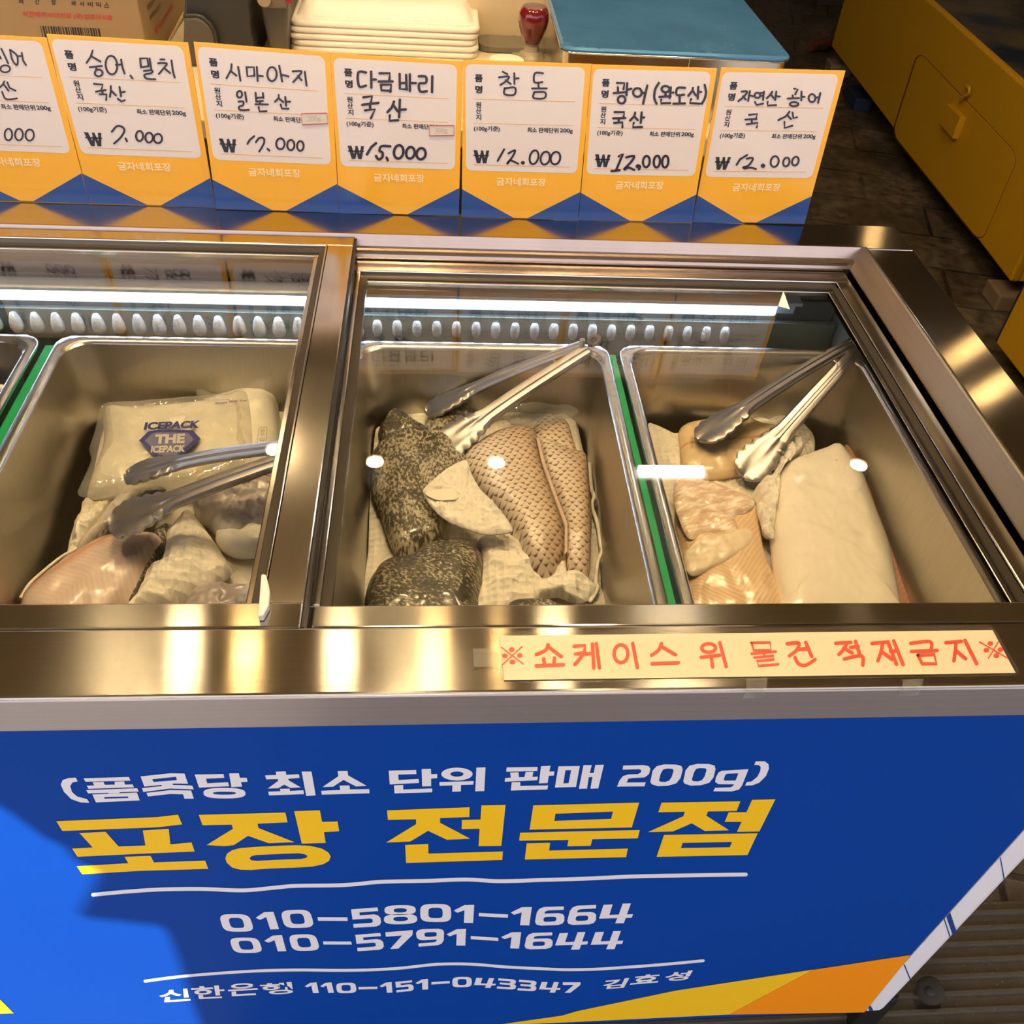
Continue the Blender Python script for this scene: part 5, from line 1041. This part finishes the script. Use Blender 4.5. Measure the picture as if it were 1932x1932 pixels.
build('lid_bead', MB().loft([rr(xa-.001, xb+.001, yt-.001, yd+.001, .023, ZTIN-.006+.003*math.sin(a)) if False else rr(xa-.0012*math.cos(a), xb+.0012*math.cos(a), yt-.0012*math.cos(a), yd+.0012*math.cos(a), .023, ZTIN-.004+.0016*math.sin(a)) for a in (2*math.pi*i/8 for i in range(9))]), ST_POL, tin, smooth='all', uvxy=True)
PT = YP(yt+.0035)
build('seam', MB().stroke(PT, [(1303,103),(1297,134)], 1.3, smooth=False), plain('bright seam', (.9,.75,.55), .3), tin, fix=False)
# crumpled film between printer and tin
bg_ = MB(); g0 = on(ZP(TZ+.01), 1034, 108); g1 = on(ZP(TZ+.05), 1056, 8)
rows = []
for j in range(9):
    r0 = []
    for i in range(6):
        p = Vector((g0.x+.004+(.034)*i/5, g0.y+(g1.y-g0.y)*j/8, TZ+.02+.05*j/8+.018*noise.noise(Vector((i*1.3, j*1.1, 4)))))
        r0.append(p)
    rows.append(r0)
bg_.loft(rows, closed=False)
o = build('clear_film', bg_, glass('cloudy film', (.9,.9,.88), 1.5, .08, .45), smooth='all'); solid(o, .001); tag(o, 'crumpled clear film between the label printer and the blue tin', 'film')
# grey machine and control box behind the carton
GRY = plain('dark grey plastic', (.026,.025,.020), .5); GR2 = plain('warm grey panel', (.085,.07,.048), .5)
Ym = Yc+.03
PM = YP(Ym); f4 = fr(320, 0, 4.83)
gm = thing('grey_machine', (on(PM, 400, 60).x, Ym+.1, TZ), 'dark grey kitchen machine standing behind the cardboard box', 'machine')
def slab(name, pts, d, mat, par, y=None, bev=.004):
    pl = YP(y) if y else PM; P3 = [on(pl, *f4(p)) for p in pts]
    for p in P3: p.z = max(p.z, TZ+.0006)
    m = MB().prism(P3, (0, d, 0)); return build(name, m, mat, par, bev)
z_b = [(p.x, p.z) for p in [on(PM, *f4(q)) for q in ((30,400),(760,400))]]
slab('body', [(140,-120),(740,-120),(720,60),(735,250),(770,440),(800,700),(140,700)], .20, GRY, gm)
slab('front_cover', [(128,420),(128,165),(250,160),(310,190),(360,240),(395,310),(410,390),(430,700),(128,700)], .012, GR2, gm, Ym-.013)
build('cover_trim', MB().tube([on(YP(Ym-.008), *f4(p)) for p in crom([Vector(q) for q in [(130,145),(250,143),(320,175),(375,232),(412,310),(425,400),(450,690)]], False, 5)], .0035, 8), GRY, gm, smooth='all')
Yn = Ym+.03
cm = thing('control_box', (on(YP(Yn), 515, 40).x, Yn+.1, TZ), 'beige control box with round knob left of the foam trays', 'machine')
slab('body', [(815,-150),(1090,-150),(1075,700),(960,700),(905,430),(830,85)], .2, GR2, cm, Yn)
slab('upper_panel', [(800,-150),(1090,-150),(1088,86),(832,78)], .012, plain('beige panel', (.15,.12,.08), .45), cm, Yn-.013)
kq = on(YP(Yn-.014), *f4((865,-18)))
build('knob', MB().lathe([(.011, 0), (.0105, .010), (.001, .011)], kq, 26, (Vector((1,0,0)), Vector((0,0,1)), Vector((0,-1,0)))), plain('knob', (.30,.24,.16), .4), cm, smooth=True)
kq = on(YP(Yn-.014), *f4((1090,-5)))
build('button', MB().lathe([(.006, 0), (.006, .004), (.001, .005)], kq, 20, (Vector((1,0,0)), Vector((0,0,1)), Vector((0,-1,0)))), plain('red button', (.25,.02,.03), .3), cm, smooth=True)
for o_, par in ((gm, 0), (cm, 0)): pass

# ------------------------------------------------------------------ yellow fish tanks on the right
YELT = plain('yellow tank paint', (.60,.325,.009), .42, var=.05, scale=4, spec=.4)
p0 = on(ZP(.055), 1893, 556); p1 = on(ZP(.055), 1563, 106)
dv = (p1-p0); dv.z = 0; Lt = dv.length; dv.normalize(); nv = Vector((-dv.y, dv.x, 0)); nv = nv if nv.x < 0 else -nv
HT = .545; WT = 1.3
yt_ = thing('fish_tank', p0+dv*Lt/2-nv*WT/2-Vector((0,0,.055)), 'long yellow tank with a square hatch, filled with dark water', 'tank')
def tp(a, b, z): return Vector((p0.x, p0.y, 0))+dv*a-nv*b+Vector((0, 0, z))
def tbox(m, a0, a1, b0, b1, z0, z1):
    return m.prism([tp(a0, b0, z0), tp(a1, b0, z0), tp(a1, b1, z0), tp(a0, b1, z0)], (0, 0, z1-z0))
w = MB(); tbox(w, 0, Lt, 0, .03, .10, HT); tbox(w, 0, .03, .03, WT, .10, HT); tbox(w, Lt-.03, Lt, .03, WT, .10, HT); tbox(w, .03, Lt-.03, WT-.03, WT, .10, HT); tbox(w, .03, Lt-.03, .03, WT-.03, .10, .13)
build('shell', w, YELT, yt_, .006)
def water_mat():
    t = NT('dark tank water'); n = t.noise(t.coord(rot=(0,0,.3)), 3, 5, .6)
    t.set(Base_Color=t.ramp(n, [(.42, (.012,.026,.055)), (.52, (.10,.08,.045)), (.68, (.16,.12,.06))]), Roughness=.12); t.bump(t.noise(t.coord(), 12, 3), .25, .01); return t.m  # brown patches put a reflection into the water colour
w = MB(); tbox(w, .031, Lt-.031, .031, WT-.031, .40, .475); build('water', w, water_mat(), yt_)
PTK = (Vector((p0.x, p0.y, 0)), nv)
hq = [(1733,97),(1921,294),(1850,458),(1684,252)]
hp = crom([Vector(p) for p in rrect(hq, .07, 4)], True, 1)
hatch = build('hatch', MB().prism([on(lift(PTK, .0015), *p) for p in rrect(hq, .07, 4)], -nv*.010), YELT, yt_, .0012)
build('hatch_gap', MB().stroke(lift(PTK, .0), rrect(hq, .07, 4), 4.0, True, e=.0004, smooth=False), plain('dark joint', (.10,.035,.004), .6), yt_, fix=False)
PKN = lift(PTK, .022)
build('knob', MB().prism([on(PKN, *p) for p in ((1786,195),(1812,221),(1796,262),(1772,232))], -nv*.022), YELT, hatch, .002)
a = on(lift(PTK, .010), 1824, 170); b = on(lift(PTK, .003), 1812, 187)
build('latch', MB().tube([on(lift(PTK, .012), *p) for p in crom([Vector(q) for q in [(1823,162),(1829,168),(1827,177),(1818,182),(1811,188)]], False, 4)], .006, 10), YELT, hatch, smooth='all')
for a_, b_ in ((.0, .0), (.0, WT-.1), (Lt-.12, .0), (Lt-.12, WT-.1)):
    m = MB(); tbox(m, a_-.01 if a_ == 0 else a_, a_+.10, b_-.012 if b_ == 0 else b_, b_+.09, 0, .0545)
    tag(build('brick', m, plain('worn brick', (.22,.155,.10), .8, var=.3, scale=18, bump=.4), None, .006), {(0,0): 'worn brick under the near corner of the long yellow tank'}.get((round(a_), round(b_)), 'worn brick under a hidden corner of the long yellow tank'), 'brick', 'bricks under the tank')
q0 = on(ZP(.05), *fr(1480,0,4.274)((560,770)))
m = MB(); tbox(m, (q0-p0).dot(dv)-.05, (q0-p0).dot(dv)+.12, -.012, .06, .0, .0545)
tag(build('block', m, plain('blue yellow block', (.01,.02,.06), .6), None, .004), 'small blue block under the yellow tank\'s long side', 'block')
# nearer yellow tank
pn = on(XP(1.60), 1900, 590)
nt2 = thing('fish_tank', (2.2, 1.4, 0), 'nearer yellow tank cut off by the photo\'s right edge', 'tank')
build('shell', MB().box(1.60, 2.9, .55, pn.y-.012, .05, .62), YELT, nt2, .006)
build('blue_edge', MB().box(1.606, 2.9, pn.y-.0115, pn.y, .05, .62), plain('navy edge', (.012,.02,.08), .5), nt2)
build('foot', MB().box(1.68, 2.8, .62, pn.y-.08, 0, .05), BLACK, nt2)
# red handle lying on the floor behind the tin
r0, r1 = on(ZP(.03), 1529, 88), on(ZP(.03), 1572, 80)
rd = (r1-r0); rr_ = thing('red_handle', r0, 'dull red plastic handle on the floor beside the yellow tank', 'handle')
build('grip', MB().tube([r0, r0+rd*.15, r0+rd*1.0, r0+rd*2.2], [.024, .028, .030, .028], 14), plain('dull red plastic', (.12,.025,.018), .5), rr_, smooth=True)
build('slot', MB().box(r0.x+rd.x*.18, r0.x+rd.x*.5, r0.y-.035, r0.y-.024, .028, .046), BLACK, rr_)
# metal rack corner at the top of the photo
a = on(ZP(.02), 1555, 8)
rk = thing('floor_crate', a+Vector((0,.2,0)), 'dark slatted crate at the top edge beside the yellow tank', 'crate')
build('case', MB().box(a.x-.02, a.x+.14, a.y+.05, a.y+.5, .0, .12), plain('dark crate', (.04,.036,.03), .6), rk, .004)
build('grille', MB().box(a.x-.024, a.x-.0205, a.y+.12, a.y+.40, .03, .09), plain('crate grille', (.16,.14,.11), .5), rk)
# dusty wheel at the freezer's foot
wq = on(ZP(.032), 1757, 1867)
wx = Vector((.50, .30, -.75)).normalized(); wu = wx.cross(Vector((0,0,1))).normalized(); wv_ = wx.cross(wu)
wh = thing('caster_wheel', (wq.x, wq.y, 0), 'dusty black wheel on the ribbed floor beside the freezer\'s corner', 'wheel')
c = Vector((wq.x, wq.y, .027))
build('tyre', MB().lathe([(.009, -.010), (.016, -.009), (.0185, -.007), (.0195, .007), (.014, .009)], c, 32, (wu, wv_, wx)), plain('dusty rubber', (.024,.020,.014), .8, var=.4, scale=60, bump=.3), wh, smooth=True)
build('hub', MB().lathe([(.007, -.0105), (.006, -.0115), (.001, -.012)], c, 20, (wu, wv_, wx)), plain('dark hub', (.015,.012,.009), .6), wh, smooth=True)
